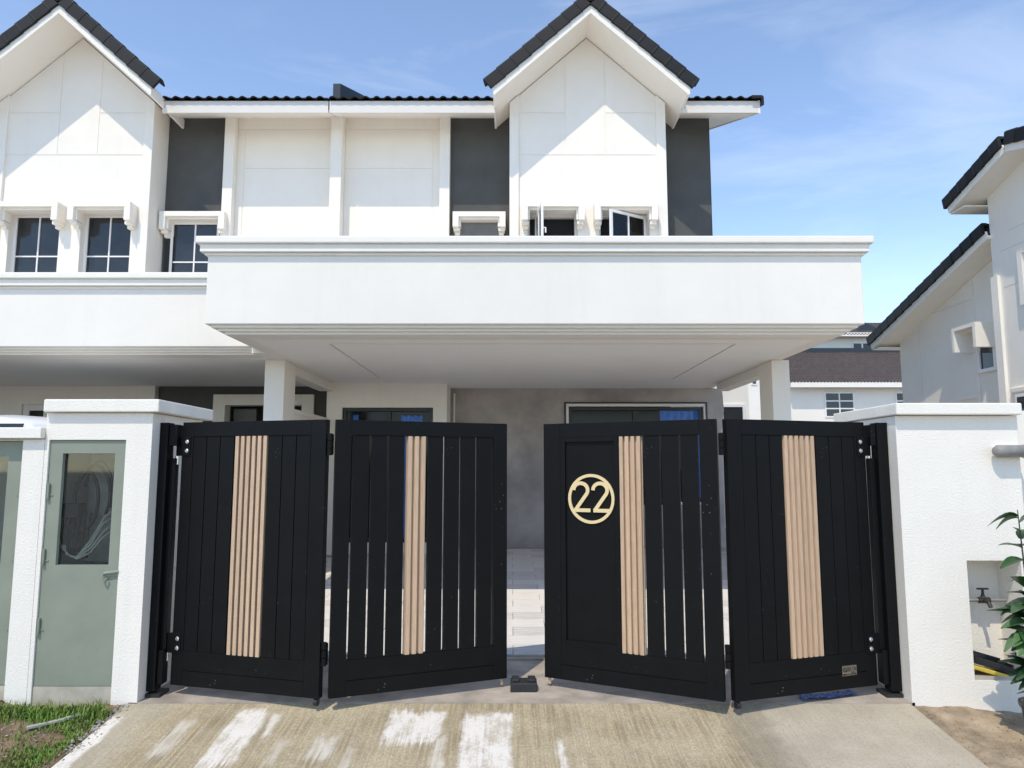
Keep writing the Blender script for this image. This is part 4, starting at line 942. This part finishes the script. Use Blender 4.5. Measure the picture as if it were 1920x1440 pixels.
def gate_post(label, x0, x1, xin, sg):
    g_ = thing('gate_post', ((x0 + x1) / 2, 5.36, 0), label, 'gate post', 'posts either side of the folding gates')
    box('post', M['black'], g_, x0, x1, 5.31, 5.41, .02, 1.885, bevel=.003)
    a, c = (x1 + .001, x1 + .04) if sg > 0 else (x0 - .04, x0 - .001)
    box('channel', M['black'], g_, a, c, 5.33, 5.41, .06, .29, bevel=.003); box('channel', M['black'], g_, a, c, 5.36, 5.42, .291, 1.63, bevel=.002)
    box('head_bracket', M['black'], g_, a, c + (.02 if sg > 0 else 0), 5.325, 5.43, 1.72, 1.872, bevel=.003)
    box('base_plate', M['rubber'], g_, min(a, x0) , max(c, x1), 5.30, 5.45, -.022, .006)
    return g_
gate_post('black gate post beside the meter cabinet pillar', -2.538, -2.478, 0, 1)
gate_post('black gate post beside the wall with the tap niche', 2.63, 2.706, 0, -1)

# stop block on the ground between the leaves
ST = thing('gate_stop', (.10, 5.48, 0), 'small black rubber gate stop on the ground between the two gates', 'gate stop')
sx, sy = .083, 5.42
MB().box(sx - .095, sx + .095, sy, sy + .15, -.02, .046).build('base', M['rubber'], ST, bevel=.008)
MB().box(sx - .085, sx - .03, sy + .02, sy + .13, .046, .066).box(sx + .03, sx + .085, sy + .02, sy + .13, .046, .066).build('lug', M['rubber'], ST, bevel=.006)

tag(grid(lambda u_, v_: (1.98 + .42 * u_, 5.215 + .11 * u_ + .10 * v_ + .012 * math.sin(u_ * 9), -.012 + .008 * abs(math.sin(13 * u_ + 5 * v_)) + .006 * abs(math.sin(31 * u_))), 24, 6, 'plastic_sheet', M['sheet']), 'crumpled blue plastic sheet on the ground under the right-hand gate leaf', 'plastic sheet')

# ------------------------------------------------------------------ verge: grass, stones, plank, plant
random.seed(9)
def blades(name, n, place, hmin, hmax, wd, m):
    b_ = MB()
    for _ in range(n):
        q = place()
        if q is None: continue
        x, y, z = q; h = random.uniform(hmin, hmax); a = random.uniform(0, 2 * math.pi); ln = random.uniform(.15, .9) * h
        dx_, dy_ = math.cos(a), math.sin(a); wx_, wy_ = -dy_ * wd * random.uniform(.6, 1.2), dx_ * wd * random.uniform(.6, 1.2)
        p1_ = (x + dx_ * ln * .35, y + dy_ * ln * .35, z + h * .6); p2_ = (x + dx_ * ln, y + dy_ * ln, z + h * random.uniform(.7, 1))
        b_.add([(x - wx_, y - wy_, z - .005), (x + wx_, y + wy_, z - .005), (p1_[0] + wx_ * .8, p1_[1] + wy_ * .8, p1_[2]), (p1_[0] - wx_ * .8, p1_[1] - wy_ * .8, p1_[2]), p2_], [(0, 1, 2, 3), (3, 2, 4)])
    o = b_.build(name, m); return o
def pl_strip():
    x = random.uniform(-4.0, -2.62); y = random.gauss(5.05, .06)
    if y > 5.19 or (x > -2.72 and y > 5.05): return None
    return x, y, soil_z(SOIL_L, -6.5, -2.605, x, y)
def pl_mid():
    t = random.random(); x = -2.62 - abs(random.gauss(0, .16)) - .12 * random.random(); y = random.uniform(4.1, 5.0)
    if math.sin(9 * x + 2) * math.sin(11 * y) > .55: return None
    return x, y, soil_z(SOIL_L, -6.5, -2.605, x, y)
def pl_dry():
    x = random.uniform(-3.9, -2.62); y = random.uniform(3.6, 4.75)
    if random.random() < .5 and x < -2.95 and y > 4.45: return None
    return x, y, soil_z(SOIL_L, -6.5, -2.605, x, y)
tag(blades('grass', 2600, pl_strip, .03, .085, .0042, M['blade']), kind='stuff'); tag(blades('grass', 2600, pl_mid, .012, .04, .0045, M['blade']), kind='stuff')
tag(blades('dry_grass', 4200, pl_dry, .008, .028, .004, M['blade2']), kind='stuff')
def stones(name, n, place, smin, smax, m):
    b_ = MB()
    for _ in range(n):
        x, y, z = place(); s = random.uniform(smin, smax); k3 = [Vector((random.uniform(-1, 1), random.uniform(-1, 1), random.uniform(-.6, .7))).normalized() * s for _ in range(6)]
        o_ = [Vector((1, 0, 0)), Vector((0, 1, 0)), Vector((-1, 0, 0)), Vector((0, -1, 0)), Vector((0, 0, .7)), Vector((0, 0, -.5))]
        vs = [Vector((x, y, z)) + (q * s + j * .45) for q, j in zip(o_, k3)]
        b_.add(vs, [(0, 1, 4), (1, 2, 4), (2, 3, 4), (3, 0, 4), (1, 0, 5), (2, 1, 5), (3, 2, 5), (0, 3, 5)])
    return tag(b_.build(name, m), kind='stuff')
def st_l():
    x = random.uniform(-4, -2.58); y = random.uniform(3.8, 5.15); return x, y, soil_z(SOIL_L, -6.5, -2.605, min(x, -2.606), y) + .002
def st_e():
    x = -2.61 + random.gauss(0, .03); y = random.uniform(4.55, 5.17); return x, y, drive_z(y) + .002
def st_r():
    x = random.uniform(2.71, 4.2); y = random.uniform(3.8, 5.18); return x, y, soil_z(SOIL_R, 2.695, 7.0, x, y) + .001
stones('gravel', 900, st_l, .003, .010, M['stone']); stones('rubble', 130, st_e, .004, .014, M['stone']); stones('gravel', 1500, st_r, .002, .008, M['dirt'])
zl = lambda x, y: soil_z(SOIL_L, -6.5, -2.605, x, y)
b = MB(); a0, a1 = Vector((-3.02, 4.80)), Vector((-2.78, 5.04)); dd = (a1 - a0).normalized(); nn = Vector((-dd.y, dd.x)) * .016
for k_ in range(6):
    q0, q1 = a0 + (a1 - a0) * k_ / 6, a0 + (a1 - a0) * (k_ + 1) / 6; s0, s1 = 1 + .3 * math.sin(k_ * 2.1), 1 + .3 * math.sin((k_ + 1) * 2.1)
    z0 = zl(q0.x, q0.y) + .018; z1 = zl(q1.x, q1.y) + .018
    vs = []
    for q, s_, z in ((q0, s0, z0), (q1, s1, z1)): vs += [(q.x - nn.x * s_, q.y - nn.y * s_, z), (q.x + nn.x * s_, q.y + nn.y * s_, z), (q.x + nn.x * s_, q.y + nn.y * s_, z + .012), (q.x - nn.x * s_, q.y - nn.y * s_, z + .012)]
    b.add(vs, [(0, 1, 5, 4), (1, 2, 6, 5), (2, 3, 7, 6), (3, 0, 4, 7), (3, 2, 1, 0), (4, 5, 6, 7)])
tag(b.build('wood_scrap', M['debris']), 'thin grey scrap of wood lying in the grass below the meter door', 'wood scrap')

# potted plant at the right edge
pz = soil_z(SOIL_R, 2.695, 7.0, 3.29, 4.72) - .01
PL = thing('potted_plant', (3.29, 4.72, pz), 'dark green broad-leaved plant in a black pot in front of the tap niche', 'plant')
MB().lathe([(.09, 0), (.115, .03), (.135, .2), (.15, .22), (.15, .245), (.13, .245), (.12, .2), (.02, .2)], (3.29, 4.72, pz), 22).build('pot', M['pot'], PL, smooth=True)
def leaf_mesh(L_, W_, curl, fold):
    b_ = MB(); n_ = 6; vs = []
    for i in range(n_ + 1):
        t = i / n_; wv = W_ * math.sin(math.pi * (t * .92 + .04)) ** .8 * (1.15 - .45 * t); x = L_ * t; z = -curl * t * t * L_
        vs += [(x, -wv, z + fold * wv), (x, 0, z), (x, wv, z + fold * wv)]
    fs = []
    for i in range(n_):
        a = 3 * i; fs += [(a, a + 3, a + 4, a + 1), (a + 1, a + 4, a + 5, a + 2)]
    return b_.add(vs, fs)
random.seed(31)
lm = [leaf_mesh(.16, .065, .6, .3).build('leaf', M['leaf'], PL, smooth=True, local=True), leaf_mesh(.13, .055, .8, .4).build('leaf', M['leaf2'], PL, smooth=True, local=True), leaf_mesh(.18, .055, .4, .35).build('leaf', M['leaf'], PL, smooth=True, local=True)]
stems = [((0, 0), (-.05, -.02), .7), ((.02, .02), (.04, .05), .9), ((-.03, .01), (-.07, .03), 1.22), ((.03, -.03), (.05, -.05), .45), ((-.04, -.02), (-.10, -.04), .55)]
sb = MB()
for a_, c_, h in stems: sb.tube([(a_[0], a_[1], .2), ((a_[0] + c_[0]) / 2, (a_[1] + c_[1]) / 2, .2 + h * .5), (c_[0], c_[1], .2 + h)], .008, 6, taper=[1, .8, .4])
sb.build('stem', M['stem'], PL, local=True, smooth=True)
used = [False] * 3
for a_, c_, h in stems:
    for k_ in range(int(26 * h) + 5):
        t = random.uniform(.12, 1); i = random.choice((0, 0, 1, 2)); az_ = random.uniform(0, 2 * math.pi)
        loc = (a_[0] + (c_[0] - a_[0]) * t, a_[1] + (c_[1] - a_[1]) * t, .2 + h * t); rot = (random.uniform(-.3, .3), -random.uniform(.0, .9), az_)
        if not used[i]: o = lm[i]; used[i] = True; o.location = loc; o.rotation_euler = rot
        else: o = inst(lm[i], 'leaf', PL, loc, rot)
        s = random.uniform(.75, 1.25); o.scale = (s, s, s)
for o in (VT, ET):
    pass
for o in bpy.data.objects:
    if 'used' in o: del o['used']
